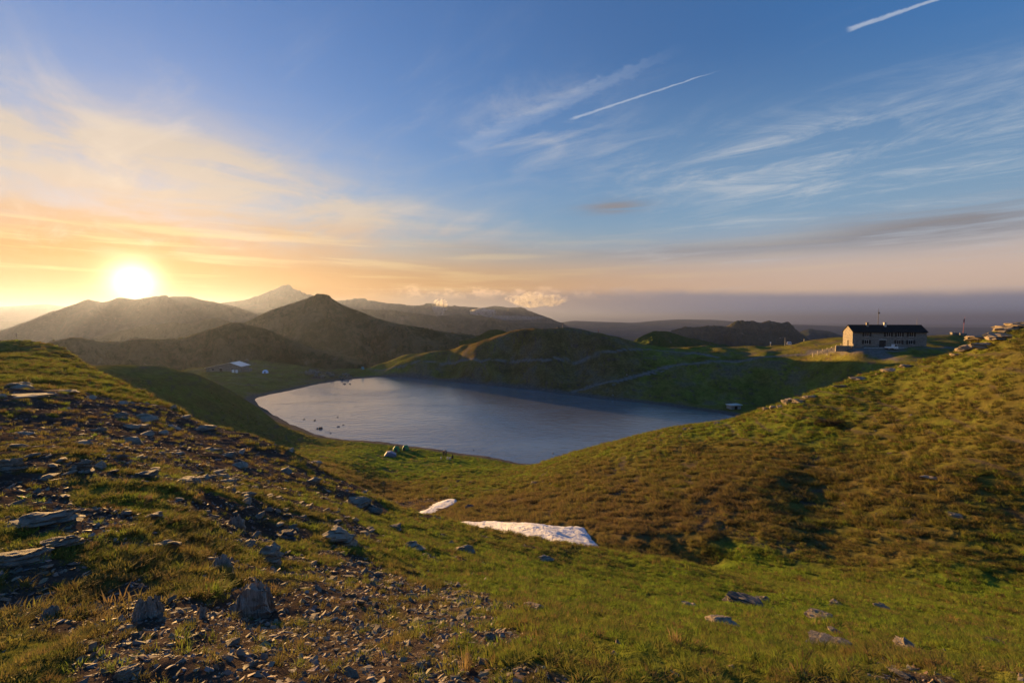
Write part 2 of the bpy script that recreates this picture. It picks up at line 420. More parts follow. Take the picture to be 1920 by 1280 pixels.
def color_attr(me, name, rgb):
    a = me.attributes.new(name, 'FLOAT_COLOR', 'POINT')
    c = np.ones((len(rgb), 4), np.float32); c[:, :3] = rgb
    a.data.foreach_set('color', c.ravel())

def new_mat(name):
    m = bpy.data.materials.new(name); m.use_nodes = True
    N.tree = m.node_tree
    return m, m.node_tree.nodes['Principled BSDF']
def setp(b, **k):
    names = dict(col='Base Color', rough='Roughness', spec='Specular IOR Level', metal='Metallic', normal='Normal')
    for kk, v in k.items():
        s = b.inputs[names[kk]]
        if isinstance(v, N): N.tree.links.new(v.s, s)
        elif kk == 'col': s.default_value = (*v, 1)
        else: s.default_value = v
def bump(h, strength=0.5, dist=0.1):
    n = N.tree.nodes.new('ShaderNodeBump'); n.inputs['Strength'].default_value = strength; n.inputs['Distance'].default_value = dist
    N.tree.links.new(h.s, n.inputs['Height']); return N(n.outputs[0])
def texco(kind='Object'): return N(N.tree.nodes.new('ShaderNodeTexCoord').outputs[kind])
def geo_pos(): return N(N.tree.nodes.new('ShaderNodeNewGeometry').outputs['Position'])
def attr(name, typ='GEOMETRY'):
    n = N.tree.nodes.new('ShaderNodeAttribute'); n.attribute_name = name; n.attribute_type = typ
    return N(n.outputs['Color'])
def simple(name, c, rough=0.8, var=0.25, scale=3.0, metal=0.0, bmp=0.0, bdist=0.02):
    m, b = new_mat(name)
    p = texco()
    f = noise(p, scale, 5, 0.6)
    lo = tuple(x * (1 - var) for x in c); hi = tuple(min(1, x * (1 + var)) for x in c)
    setp(b, col=mix(f.step(0.3, 0.7), lo, hi), rough=rough, metal=metal, spec=0.05 if rough > 0.9 else 0.3)
    if bmp: setp(b, normal=bump(noise(p, scale * 3, 5, 0.65), bmp, bdist))
    return m
# ------------------------------------------------------------------ ground colours (albedo, with shade put into the gully's) and the terrain sheet
ZONES = [ # px, py, bare soil, green(1)-dry brown(0), grass lushness
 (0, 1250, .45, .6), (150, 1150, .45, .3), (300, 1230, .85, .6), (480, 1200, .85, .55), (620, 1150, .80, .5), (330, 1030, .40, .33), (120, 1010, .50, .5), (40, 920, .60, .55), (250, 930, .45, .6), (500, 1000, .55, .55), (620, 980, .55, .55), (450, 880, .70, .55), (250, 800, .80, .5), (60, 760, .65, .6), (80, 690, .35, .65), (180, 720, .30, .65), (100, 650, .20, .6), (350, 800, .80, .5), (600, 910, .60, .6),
 (720, 1100, .7, .6), (750, 1230, .65, .6), (720, 990, .3, .65), (860, 1060, .35, .75), (900, 1180, .55, .75), (1000, 1250, .3, .8), (1000, 1080, .08, .95), (1150, 1120, .12, .92), (1200, 1230, .25, .8), (1300, 1130, .2, .95), (1400, 1200, .25, .9), (1500, 1150, .25, .95), (1600, 1220, .35, .8), (1750, 1260, .35, .75), (1850, 1200, .1, .85), (1700, 1120, .05, .9), (1500, 1090, .02, .95), (1850, 1110, .02, .9), (1400, 1060, .02, .9),
 (1300, 1030, .05, .3), (1250, 980, .1, .18), (1150, 960, .1, .15), (1350, 950, .12, .15), (1450, 980, .05, .4), (1000, 950, .12, .2), (920, 950, .15, .2), (880, 980, .3, .15), (1100, 900, .05, .35), (1300, 860, .05, .4), (1450, 880, .06, .35), (1600, 930, .05, .4), (1750, 950, .05, .42), (1880, 950, .05, .45), (1880, 1030, .03, .6), (1600, 1030, .03, .5), (1700, 850, .05, .38), (1850, 800, .04, .5), (1500, 780, .02, .75), (1350, 800, .02, .75), (1200, 830, .02, .7), (1650, 730, .03, .65), (1800, 700, .05, .6), (1880, 660, .1, .55), (1050, 870, .02, .65), (960, 890, .03, .7),
 (740, 880, .02, .95), (850, 880, .05, .9), (900, 870, .02, .9), (700, 850, .02, .9), (800, 925, .3, .4), (740, 935, .5, .25), (780, 945, .75, .2), (700, 915, .3, .3), (850, 915, .15, .6), (640, 840, .05, .7),  # gully: bare soil raised so its dark tone stands in for shade
 (250, 700, .02, .6), (350, 720, .02, .6), (450, 780, .1, .5), (550, 820, .1, .5),
 (450, 710, .03, .75), (550, 705, .05, .7), (600, 705, .5, .5), (720, 690, .02, .8), (820, 690, .05, .6), (900, 660, .06, .5), (1000, 640, .2, .4), (1100, 650, .25, .35), (1000, 700, .2, .4), (1100, 700, .25, .35), (1150, 680, .15, .45), (1250, 660, .03, .85), (1250, 720, .06, .7), (1350, 720, .05, .75), (1450, 700, .05, .75), (1420, 655, .03, .75), (1550, 700, .03, .8), (1650, 675, .02, .85), (1620, 655, .5, .6), (1740, 640, .1, .7)]
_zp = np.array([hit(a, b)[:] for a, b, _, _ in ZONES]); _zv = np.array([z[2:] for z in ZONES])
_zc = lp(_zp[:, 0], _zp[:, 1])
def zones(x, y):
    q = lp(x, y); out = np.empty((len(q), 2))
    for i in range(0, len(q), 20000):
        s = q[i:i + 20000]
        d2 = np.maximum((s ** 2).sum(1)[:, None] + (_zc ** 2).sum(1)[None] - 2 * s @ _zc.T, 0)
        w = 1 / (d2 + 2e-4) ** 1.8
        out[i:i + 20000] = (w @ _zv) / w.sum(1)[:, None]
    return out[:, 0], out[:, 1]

def world_line(pts): return np.array([hit(*p)[:2] for p in pts])
TRAILS = [(world_line([(690, 693), (760, 686), (840, 681), (900, 678), (960, 677.5), (1020, 677), (1062, 675), (1110, 669), (1150, 660), (1180, 655.5), (1215, 655), (1250, 658), (1290, 663)]), 0.55),
          (world_line([(1062, 736), (1100, 727), (1160, 714), (1200, 703), (1240, 690), (1262, 686), (1310, 682), (1360, 677), (1420, 671), (1470, 666), (1530, 661)]), 0.8),
          (world_line([(1262, 687), (1240, 697), (1190, 706), (1150, 722)]), 0.4),
          (world_line([(1290, 663), (1300, 661), (1318, 664), (1345, 670)]), 0.9)]
YARD = np.array([hit(*p)[:2] for p in [(1515, 655), (1560, 652), (1590, 652), (1650, 654), (1720, 652), (1790, 650), (1788, 654), (1700, 657), (1660, 659), (1690, 672), (1680, 677), (1640, 668), (1600, 664), (1545, 662), (1510, 662)]])

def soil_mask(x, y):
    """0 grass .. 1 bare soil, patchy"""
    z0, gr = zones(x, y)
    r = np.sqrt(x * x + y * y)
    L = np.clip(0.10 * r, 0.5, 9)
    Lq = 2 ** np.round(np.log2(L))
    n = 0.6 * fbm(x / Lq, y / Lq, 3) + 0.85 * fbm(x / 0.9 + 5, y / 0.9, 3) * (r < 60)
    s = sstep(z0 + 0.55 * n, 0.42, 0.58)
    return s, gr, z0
GREEN = np.array((0.104, 0.150, 0.020)); OLIVE = np.array((0.104, 0.095, 0.026)); DRY = np.array((0.110, 0.079, 0.037))
SOIL = np.array((0.070, 0.055, 0.045)); GRAVEL = np.array((0.20, 0.18, 0.165)); SHORE = np.array((0.105, 0.093, 0.082))
def grass_colour(gr):
    g = np.clip(gr, 0, 1)[:, None]
    return np.where(g < 0.5, DRY + (OLIVE - DRY) * g * 2, OLIVE + (GREEN - OLIVE) * (g - 0.5) * 2)
def sheep_tracks(x, y, z):
    """narrow trodden lines that follow the contours of the steeper flanks"""
    r = np.sqrt(x * x + y * y)
    t = np.sin(2 * np.pi * (z / 1.25 + 0.9 * fbm(x / 9, y / 9, 3)))
    return sstep(t, 0.86, 0.97) * sstep(r, 24, 32) * sstep(fbm(x / 8 + 3, y / 8, 2), -0.15, 0.15)
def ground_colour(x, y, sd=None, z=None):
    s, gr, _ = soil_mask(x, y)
    r = np.sqrt(x * x + y * y)
    gr = gr + 0.30 * fbm(x / 7, y / 7, 3) + 0.25 * fbm(x / 1.3, y / 1.3, 2) * (r < 120)
    c = grass_colour(gr) * (1 + 0.35 * fbm(x / 3.1 + 9, y / 3.1, 4)[:, None])
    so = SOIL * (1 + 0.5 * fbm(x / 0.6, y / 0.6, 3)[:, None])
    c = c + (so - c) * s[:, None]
    if z is not None:
        tk = (sheep_tracks(x, y, z) * 0.75 * (z > 1.5))[:, None]
        c = c + (SOIL * 1.15 - c) * tk
    far = r > 90
    fk = sstep(r, 120, 170)[:, None]
    fn = fbm(x / 13, y / 13, 4)[:, None] + 0.6 * fbm(x / 3.7 + 4, y / 3.7, 3)[:, None]
    c = c * (1 + fk * (0.25 + 0.75 * fn)) * (1 + fk * np.array((0.06, -0.16, 0.05)))
    c = c + (np.array((0.125, 0.10, 0.07)) - c) * fk * np.clip((fn - 0.12) * 3, 0, 0.7)
    for ln, wd in TRAILS:
        m = far & (np.abs(x - ln[:, 0].mean()) < 140)
        if m.any():
            d = line_d(x[m], y[m], ln) + 0.35 * fbm(x[m] / 3, y[m] / 3, 2)
            k = (1 - sstep(d, wd * 0.6, wd * 1.6))[:, None] * 0.92
            c[m] = c[m] + (GRAVEL * 0.8 - c[m]) * k
    m = far & (x > 60) & (y > 120)
    if m.any():
        d = poly_sd(x[m], y[m], YARD) + 1.5 * fbm(x[m] / 4, y[m] / 4, 3)
        k = (1 - sstep(d, -0.8, 0.8))[:, None] * 0.9
        c[m] = c[m] + (GRAVEL * 0.75 - c[m]) * k
    if sd is not None:
        n = sd + 1.6 * fbm(x / 6, y / 6, 3)
        k = (1 - sstep(n - 1.3 * sstep(r, 140, 170), 1.2, 3.0))[:, None]
        c = c + (SHORE * (1 + 0.3 * fbm(x / 1.5, y / 1.5, 3)[:, None]) - c) * k
    return np.clip(c, 0.01, 0.6)

def ground_material():
    m, b = new_mat('ground_turf_and_soil')
    p = geo_pos()
    a = attr('albedo')
    f1 = noise(p, 14.0, 6, 0.7); f2 = noise(p, 1.1, 6, 0.65); f3 = noise(p, 70.0, 3, 0.6)
    v = f1 * 0.55 + f2 * 0.6 + f3 * 0.35
    k = v.step(0.45, 1.05) * 1.1 + 0.45
    setp(b, col=mix(1.0, a, vec(k, k, k), 'MULTIPLY'), rough=1.0, spec=0.0)
    h = f1 * 0.10 + f2 * 0.35 + f3 * 0.02
    setp(b, normal=bump(h, 0.9, 1.0))
    return m
MAT_GROUND = ground_material()

def build_terrain():
    az = np.concatenate([np.arange(-56, 56.01, 0.15), np.arange(58.5, 302, 2.5)]) * math.pi / 180
    rr = np.concatenate([np.exp(np.linspace(math.log(0.7), math.log(345), 900)), np.array([365, 400, 450, 520])])
    A, RR = np.meshgrid(az, rr)
    x = (np.sin(A) * RR).ravel(); y = (np.cos(A) * RR).ravel()
    z = height(x, y)
    r = np.sqrt(x * x + y * y)
    z = z - sstep(r, 300, 520) * 120
    V = np.stack([x, y, z], 1)
    F = grid_faces(len(rr), len(az), True)[:, ::-1]
    me = np_mesh('ground', V, F, MAT_GROUND)
    sd = lake_sd(x, y)
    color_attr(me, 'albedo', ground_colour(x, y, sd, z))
    bm = bmesh.new(); bm.from_mesh(me); bm.verts.ensure_lookup_table()
    bm.faces.new([bm.verts[i] for i in range(len(az))][::-1]).smooth = True
    bm.to_mesh(me); bm.free()
    o = link(bpy.data.objects.new('ground', me)); o['kind'] = 'structure'
    return o
build_terrain()

# ------------------------------------------------------------------ lake
def build_lake():
    m, b = new_mat('lake_water')
    p = geo_pos()
    mp = N.tree.nodes.new('ShaderNodeMapping'); mp.inputs['Rotation'].default_value = (0, 0, R(25)); mp.inputs['Scale'].default_value = (0.55, 1.0, 1.0)
    N.tree.links.new(p.s, mp.inputs[0]); q = N(mp.outputs[0])
    calm = noise(q, 0.03, 4, 0.6, 0.8).step(0.38, 0.62)
    h = noise(q, 0.45, 2, 0.5, 0.4) * 0.7 + noise(q, 1.3, 4, 0.55, 0.4) * (calm * 0.75 + 0.12) + noise(q, 4.0, 3, 0.6) * 0.16
    setp(b, col=(0.150, 0.162, 0.175), rough=0.09, spec=0.5, normal=bump(h, 0.40, 0.30))
    b.inputs['IOR'].default_value = 1.6
    c = LAKE.mean(0); P = c + (LAKE - c) * 1.0
    d = np.linalg.norm(LAKE - c, axis=1)[:, None]; P = c + (LAKE - c) * (d + 5) / d
    n = len(P); V = np.concatenate([np.c_[P, np.zeros(n)], [[c[0], c[1], 0]]])
    F = np.array([[i, (i + 1) % n, n] for i in range(n)])
    if (P[1, 0] - P[0, 0]) * (c[1] - P[0, 1]) - (P[1, 1] - P[0, 1]) * (c[0] - P[0, 0]) < 0: F = F[:, ::-1]
    o = link(bpy.data.objects.new('lake', np_mesh('lake', V, F, m, False))); o['kind'] = 'structure'
build_lake()

# ------------------------------------------------------------------ mountains further off
def mountain_material(name, ca, cb, sc):
    m, b = new_mat(name)
    p = geo_pos()
    f = noise(p, sc, 8, 0.65); g = noise(p, sc * 6, 6, 0.7); e = noise(p, sc * 22, 5, 0.7)
    c = mix((f * 0.55 + g * 0.35 + e * 0.22).step(0.49, 0.64), ca, cb)
    c = mix(e.step(0.58, 0.66) * 0.5, c, tuple(x * 0.45 for x in ca))
    c = mix((g * 0.6 + e * 0.4).step(0.58, 0.64) * 0.6, c, (0.19, 0.165, 0.13))
    setp(b, col=c, rough=1.0, spec=0.0, normal=bump(g * 1.0 + f + e * 0.35, 1.0, 0.9 / sc * 0.1))
    return m
def ridge(name, pts, base, wf, wb, ns=240, nt=70, rough=0.35, seed=0, mat=None, jag=0.012, powf=0.9, soft=1):
    """pts: (px, py, depth) along the crest; the flanks fall over wf metres in front and wb behind to z = base"""
    P = np.array([at(*p) for p in pts])
    s = np.concatenate([[0], np.cumsum(np.linalg.norm(np.diff(P[:, :2], axis=0), axis=1))])
    S = np.linspace(0, s[-1], ns)
    C = np.stack([np.interp(S, s, P[:, k]) for k in range(3)], 1)
    ker = np.array([1, 2, 3, 2, 1]) / 9.0
    for k in [0, 1, 2] * soft:
        e = np.pad(C[:, k], 2, mode='edge'); C[:, k] = np.convolve(e, ker, 'valid')
    D = np.median(P[:, 1]); Lc = D / 7
    C[:, 2] += D * jag * 0.35 * fbm(S / Lc * 2.2 + seed * 7.7, S * 0 + seed, 5, 0.6)
    t = np.concatenate([-np.linspace(1, 0, nt, endpoint=False) ** 1.5, np.linspace(0, 1, nt // 3) ** 1.5])
    rad = C[:, :2] / np.linalg.norm(C[:, :2], axis=1)[:, None]
    T, _ = np.meshgrid(t, S, indexing='ij')
    dist = np.where(T < 0, T * wf, T * wb)
    X = C[None, :, 0] + rad[None, :, 0] * dist; Y = C[None, :, 1] + rad[None, :, 1] * dist
    u = np.abs(T)
    Lr = wf / 2.2
    xs, ys = X.ravel() / Lr + seed * 3.1, Y.ravel() / Lr - seed * 1.7
    wx = fbm(xs * 0.8, ys * 0.8, 3) * 0.7
    rg = sum((1 - 2 * np.abs(pnoise((xs + wx) * f, (ys - wx) * f))) * a for f, a in ((1.3, .5), (2.9, .28), (6.1, .16), (13, .1))).reshape(X.shape)
    H = C[None, :, 2] - base
    Z = C[None, :, 2] - H * u ** powf + H * rough * (rg - 0.35) * np.clip(u * 6, 0, 1) * (1 - u) ** 0.7 * 0.6
    Z = np.minimum(Z, C[None, :, 2] + 0 * Z + (0.0))
    V = np.stack([X.ravel(), Y.ravel(), Z.ravel()], 1)
    o = link(bpy.data.objects.new(name, np_mesh(name, V, grid_faces(len(t), ns)[:, ::-1], mat)))
    o['kind'] = 'structure'
    return o
MT_NEAR = mountain_material('mountain_turf', (0.050, 0.055, 0.020), (0.150, 0.112, 0.055), 0.016)
MT_GREEN = mountain_material('mountain_grass', (0.060, 0.085, 0.022), (0.090, 0.090, 0.035), 0.02)
MT_FAR = mountain_material('mountain_forest', (0.045, 0.055, 0.025), (0.10, 0.085, 0.05), 0.003)
# hill on the left with its bald shoulder, behind the lake
ridge('grassy_hill', [(-300, 655, 430), (-60, 662, 430), (40, 655, 420), (77, 646, 410), (100, 640, 405), (143, 633, 400), (167, 637, 400), (190, 643, 405), (215, 641, 420), (253, 637, 440), (300, 638, 450), (340, 635, 460), (360, 630, 460), (400, 615, 465), (433, 605, 470), (450, 604, 470), (467, 609, 472), (497, 617, 475), (540, 634, 470), (580, 652, 455), (630, 668, 440), (680, 680, 420)], -75, 190, 300, 360, 110, 0.95, 1, MT_NEAR)
# the dark round peak
ridge('round_peak', [(330, 640, 897), (400, 625, 884), (463, 603, 858), (500, 585, 845), (533, 573, 838), (567, 562, 832), (585, 556, 832), (600, 554, 832), (620, 559, 832), (643, 572, 829), (668, 581, 827), (707, 597, 822), (743, 607, 819), (781, 614, 819), (820, 620, 819), (865, 628, 819), (900, 634, 819), (960, 640, 832), (1050, 650, 845)], -110, 420, 650, 460, 140, 0.9, 2, MT_NEAR, 0.004, powf=0.95, soft=7)
ridge('green_knoll', [(860, 640, 380), (894, 631, 375), (917, 619, 372), (930, 618, 372), (949, 622, 375), (990, 634, 380), (1040, 650, 390)], -70, 110, 200, 100, 40, 0.3, 3, MT_GREEN)
ridge('green_hill', [(1150, 660, 600), (1191, 638, 600), (1207, 628, 600), (1223, 621, 600), (1240, 621, 605), (1253, 622, 610), (1290, 632, 620), (1350, 645, 640), (1430, 660, 660)], -110, 190, 400, 160, 50, 0.4, 4, MT_GREEN)
ridge('rocky_ridge', [(1200, 650, 2550), (1240, 634, 2550), (1262, 620, 2550), (1283, 612, 2516), (1299, 614, 2516), (1327, 612, 2499), (1359, 611, 2482), (1380, 604, 2482), (1393, 600, 2482), (1413, 600, 2482), (1427, 604, 2482), (1443, 600, 2465), (1460, 605, 2465), (1479, 606, 2465), (1489, 616, 2482), (1499, 624, 2499), (1530, 645, 2550), (1600, 670, 2550)], -240, 800, 1120, 360, 80, 1.0, 5, MT_FAR, 0.03)
ridge('blue_ridge', [(1440, 660, 4080), (1480, 634, 4080), (1499, 622, 4080), (1519, 616, 4080), (1533, 618.5, 4080), (1557, 621, 4080), (1576, 628, 4080), (1620, 645, 4080), (1700, 668, 4080)], -240, 1120, 1440, 160, 40, 0.5, 6, MT_FAR, 0.006)
ridge('wooded_spur', [(100, 660, 1500), (170, 633, 1500), (213, 623, 1500), (260, 612, 1500), (300, 607, 1500), (320, 604, 1500), (353, 607, 1500), (383, 598, 1500), (407, 596, 1500), (430, 602, 1500), (470, 618, 1500), (560, 650, 1500)], -160, 520, 700, 300, 70, 0.9, 7, MT_FAR, 0.008)
ridge('sun_mountain', [(-500, 700, 3000), (-200, 662, 3000), (0, 620, 3000), (50, 603, 3000), (100, 583, 3000), (133, 575, 3000), (163, 563, 3000), (193, 566, 3000), (210, 562, 3000), (223, 557, 3000), (253, 562, 3000), (283, 557, 3000), (313, 557, 3000), (327, 555, 3000), (353, 556, 3000), (377, 562, 3000), (400, 566, 3000), (430, 572, 3000), (480, 588, 3000), (560, 620, 3000), (700, 680, 3000)], -240, 1300, 1500, 520, 100, 1.0, 8, MT_FAR, 0.011)
ridge('cone_mountain', [(300, 600, 4600), (420, 567, 4600), (467, 562, 4600), (500, 550, 4600), (520, 541, 4600), (530, 538, 4600), (541, 537, 4600), (553, 542, 4600), (583, 555, 4600), (640, 572, 4600), (720, 600, 4600)], -240, 1500, 2000, 300, 70, 0.9, 9, MT_FAR, 0.005)
ridge('middle_ridge', [(380, 600, 4200), (430, 580, 4200), (450, 573, 4200), (490, 568, 4200), (520, 573, 4200), (580, 582, 4200), (660, 600, 4200)], -240, 1500, 1500, 140, 40, 0.5, 10, MT_FAR, 0.003)
ridge('left_far_ridge', [(-700, 600, 7500), (-300, 585, 7500), (-100, 580, 7500), (0, 575, 7500), (60, 572, 7500), (87, 570, 7500), (110, 573, 7500), (127, 575, 7500), (200, 590, 7500), (300, 605, 7500)], -240, 2600, 2500, 260, 40, 0.5, 11, MT_FAR, 0.002)
ridge('left_low_ridge', [(-400, 610, 5200), (-120, 606, 5200), (0, 602, 5200), (43, 603, 5200), (100, 612, 5200), (200, 640, 5200)], -240, 1600, 1500, 160, 40, 0.5, 12, MT_FAR, 0.002)
ridge('near_centre_ridge', [(560, 600, 3230), (640, 583, 3230), (680, 580, 3230), (740, 582, 3230), (800, 590, 3230), (820, 592, 3230), (860, 589.5, 3230), (890, 590, 3230), (930, 597, 3230), (960, 604, 3230), (1000, 611, 3230), (1100, 640, 3230)], -240, 1120, 1440, 300, 70, 0.9, 13, MT_FAR, 0.006)
ridge('centre_ridge', [(560, 580, 5890), (640, 562, 5890), (680, 562, 5890), (720, 569, 5890), (760, 573, 5890), (790, 573, 5890), (803, 570, 5890), (850, 574, 5890), (885, 578, 5890), (905, 577, 5890), (930, 573, 5890), (955, 577, 5890), (975, 576, 5890), (1000, 585, 5890), (1055, 606, 5890), (1120, 640, 5890)], -240, 2100, 2250, 360, 70, 0.95, 14, MT_FAR, 0.009)
ridge('low_spur', [(920, 625, 4160), (965, 606, 4160), (1000, 605, 4160), (1035, 606, 4160), (1070, 614, 4160), (1150, 640, 4160)], -240, 1200, 1350, 120, 40, 0.5, 15, MT_FAR, 0.003)
ridge('right_far_ridge', [(1000, 612, 10000), (1075, 601, 10000), (1120, 603, 10000), (1190, 605, 10000), (1230, 601, 10000), (1270, 598.5, 10000), (1340, 599.5, 10000), (1420, 606, 10000), (1600, 612, 10000), (1900, 615, 10000), (2300, 612, 10000)], -240, 2500, 2500, 300, 40, 0.4, 16, MT_FAR, 0.0015)

def build_plain():
    m, b = new_mat('valley_floor')
    f = noise(geo_pos(), 0.0012, 8, 0.65)
    setp(b, col=mix(f.step(0.35, 0.65), (0.05, 0.065, 0.025), (0.10, 0.09, 0.05)), rough=1.0, spec=0.0)
    n = 48; a = np.arange(n) * 2 * math.pi / n; rs = np.array([0.01, 150, 400, 1000, 3000, 9000, 24000, 45000])
    V = np.concatenate([np.stack([np.sin(a) * r, np.cos(a) * r, np.full(n, -243.0 if r > 1 else -243)], 1) for r in rs])
    o = link(bpy.data.objects.new('valley_plain', np_mesh('valley_plain', V, grid_faces(len(rs), n, True)[:, ::-1], m))); o['kind'] = 'structure'
build_plain()

def build_haze():
    W = 46000; z0, z1 = -245, 382
    V = [(x, y, z) for z in (z0, z1) for x, y in ((-W, -W), (W, -W), (W, W), (-W, W))]
    F = [(3, 2, 1, 0), (4, 5, 6, 7), (0, 1, 5, 4), (1, 2, 6, 5), (2, 3, 7, 6), (3, 0, 4, 7)]
    m = bpy.data.materials.new('haze_air'); m.use_nodes = True; t = m.node_tree; t.nodes.clear()
    out = t.nodes.new('ShaderNodeOutputMaterial'); v = t.nodes.new('ShaderNodeVolumePrincipled')
    v.inputs['Color'].default_value = (0.20, 0.25, 0.43, 1); v.inputs['Density'].default_value = HAZE_DENSITY; v.inputs['Anisotropy'].default_value = 0.60
    t.links.new(v.outputs[0], out.inputs['Volume'])
    o = link(bpy.data.objects.new('haze', np_mesh('haze', V, F, m, False))); o['kind'] = 'stuff'
    o['label'] = 'thin pale haze filling the air over the valleys'; o['category'] = 'haze'
HAZE_DENSITY = 0.72e-4
build_haze()

# ------------------------------------------------------------------ shreds of cloud among the far ridges
def build_cloud(px0, px1, py0, py1, D, seed, dens, label, depth=1.0):
    c = at((px0 + px1) / 2, (py0 + py1) / 2, D); m = D / FPX
    sx, sz = (px1 - px0) * m / 2, (py1 - py0) * m / 2
    bm = bmesh.new(); bmesh.ops.create_icosphere(bm, subdivisions=5, radius=1.0)
    P = np.array([v.co[:] for v in bm.verts])
    n = fbm(P[:, 0] * 1.6 + seed, P[:, 2] * 1.6 + P[:, 1] * 1.3, 4, 0.6)
    P = P * (1 + 0.75 * n)[:, None]
    for v, q in zip(bm.verts, P): v.co = (q[0] * sx, q[1] * sx * depth, q[2] * sz)
    me = bpy.data.meshes.new('cloud'); bm.to_mesh(me); bm.free()
    mt = bpy.data.materials.new('cloud_vapour'); mt.use_nodes = True; t = mt.node_tree; t.nodes.clear(); N.tree = t
    out = t.nodes.new('ShaderNodeOutputMaterial'); v = t.nodes.new('ShaderNodeVolumePrincipled'); v.inputs['Anisotropy'].default_value = 0.3
    q = texco(); f = noise(q, 2.6 / sz * 0.6, 7, 0.66, 0.4)
    N.tree.links.new((f.step(0.44, 0.62) * dens).s, v.inputs['Density']); t.links.new(v.outputs[0], out.inputs['Volume'])
    v.inputs['Color'].default_value = (0.72, 0.72, 0.74, 1)
    me.materials.append(mt)
    o = link(bpy.data.objects.new('cloud', me)); o.location = c
    tag(o, label, 'cloud')
build_cloud(812, 838, 560, 594, 4500, 3, 0.05, 'upright orange lit wisp of cloud rising before the far ridge', 0.6)
build_cloud(886, 928, 577, 594, 4600, 8, 0.045, 'low pink tipped puff of cloud right of the upright wisp', 0.6)
build_cloud(790, 1000, 590, 602, 4700, 5, 0.004, 'thin flat mist lying at the foot of the far ridge', 0.3)
build_cloud(955, 1062, 550, 576, 5500, 13, 0.009, 'long orange lit cloud above the far ridge', 0.4)
# ------------------------------------------------------------------ mesh builder for things
class MB:
    def __init__(s): s.v = []; s.f = []
    def box(s, x0, x1, y0, y1, z0, z1, M=None):
        b = len(s.v)
        for z in (z0, z1):
            for x, y in ((x0, y0), (x1, y0), (x1, y1), (x0, y1)):
                p = Vector((x, y, z)); s.v.append(M @ p if M else p)
        s.f += [tuple(b + i for i in q) for q in ((3, 2, 1, 0), (4, 5, 6, 7), (0, 1, 5, 4), (1, 2, 6, 5), (2, 3, 7, 6), (3, 0, 4, 7))]
        return s
    def tube(s, pts, rad, n=8):
        pts = [Vector(p) for p in pts]; rads = rad if isinstance(rad, (list, tuple)) else [rad] * len(pts)
        rings = []
        for i, p in enumerate(pts):
            d = (pts[min(i + 1, len(pts) - 1)] - pts[max(i - 1, 0)]).normalized()
            a = d.orthogonal().normalized(); c = d.cross(a); b = len(s.v)
            for k in range(n):
                t = 2 * math.pi * k / n; s.v.append(p + (a * math.cos(t) + c * math.sin(t)) * rads[i])
            rings.append(b)
        for a, b in zip(rings[:-1], rings[1:]):
            for k in range(n): s.f.append((a + k, a + (k + 1) % n, b + (k + 1) % n, b + k))
        s.f.append(tuple(rings[0] + k for k in range(n))[::-1]); s.f.append(tuple(rings[-1] + k for k in range(n)))
        return s
    def prism(s, prof, axis, a, b):
        """prof: 2-D outline; extruded along axis 'x' or 'y' from a to b"""
        n = len(prof); o = len(s.v)
        for t in (a, b):
            for p, q in prof: s.v.append(Vector((t, p, q)) if axis == 'x' else Vector((p, t, q)))
        s.f.append(tuple(o + i for i in range(n))); s.f.append(tuple(o + n + i for i in range(n))[::-1])
        for i in range(n): s.f.append((o + i, o + n + i, o + n + (i + 1) % n, o + (i + 1) % n))
        return s
    def ball(s, c, r, n=10, m=7):
        c = Vector(c); r = Vector(r if hasattr(r, '__len__') else (r, r, r)); o = len(s.v)
        for j in range(1, m):
            p = math.pi * j / m
            for i in range(n):
                t = 2 * math.pi * i / n
                s.v.append(c + Vector((r.x * math.sin(p) * math.cos(t), r.y * math.sin(p) * math.sin(t), r.z * math.cos(p))))
        s.v += [c + Vector((0, 0, r.z)), c - Vector((0, 0, r.z))]; top = len(s.v) - 2
        for j in range(m - 2):
            for i in range(n): s.f.append((o + j * n + i, o + (j + 1) * n + i, o + (j + 1) * n + (i + 1) % n, o + j * n + (i + 1) % n))
        for i in range(n):
            s.f.append((top, o + i, o + (i + 1) % n)); s.f.append((top + 1, o + (m - 2) * n + (i + 1) % n, o + (m - 2) * n + i))
        return s
    def build(s, name, mat, parent=None, bevel=0.0, smooth=False):
        me = bpy.data.meshes.new(name); me.from_pydata([tuple(v) for v in s.v], [], s.f)
        bm = bmesh.new(); bm.from_mesh(me); bmesh.ops.recalc_face_normals(bm, faces=bm.faces)
        if bevel:
            bmesh.ops.bevel(bm, geom=list(bm.edges), offset=bevel, segments=2, profile=0.6, affect='EDGES', clamp_overlap=True)
        if smooth:
            for f in bm.faces: f.smooth = True
        bm.to_mesh(me); bm.free()
        me.materials.append(mat)
        return link(bpy.data.objects.new(name, me), parent)
def empty(name, loc, rz=0.0, label=None, cat=None, group=None):
    o = bpy.data.objects.new(name, None); o.empty_display_size = 0.3; link(o)
    o.location = loc; o.rotation_euler.z = rz
    return tag(o, label, cat, group)
def copy_tree(o, parent=None):
    c = o.copy(); COL.objects.link(c)
    if parent is not None: c.parent = parent
    for ch in list(o.children): copy_tree(ch, c)
    return c

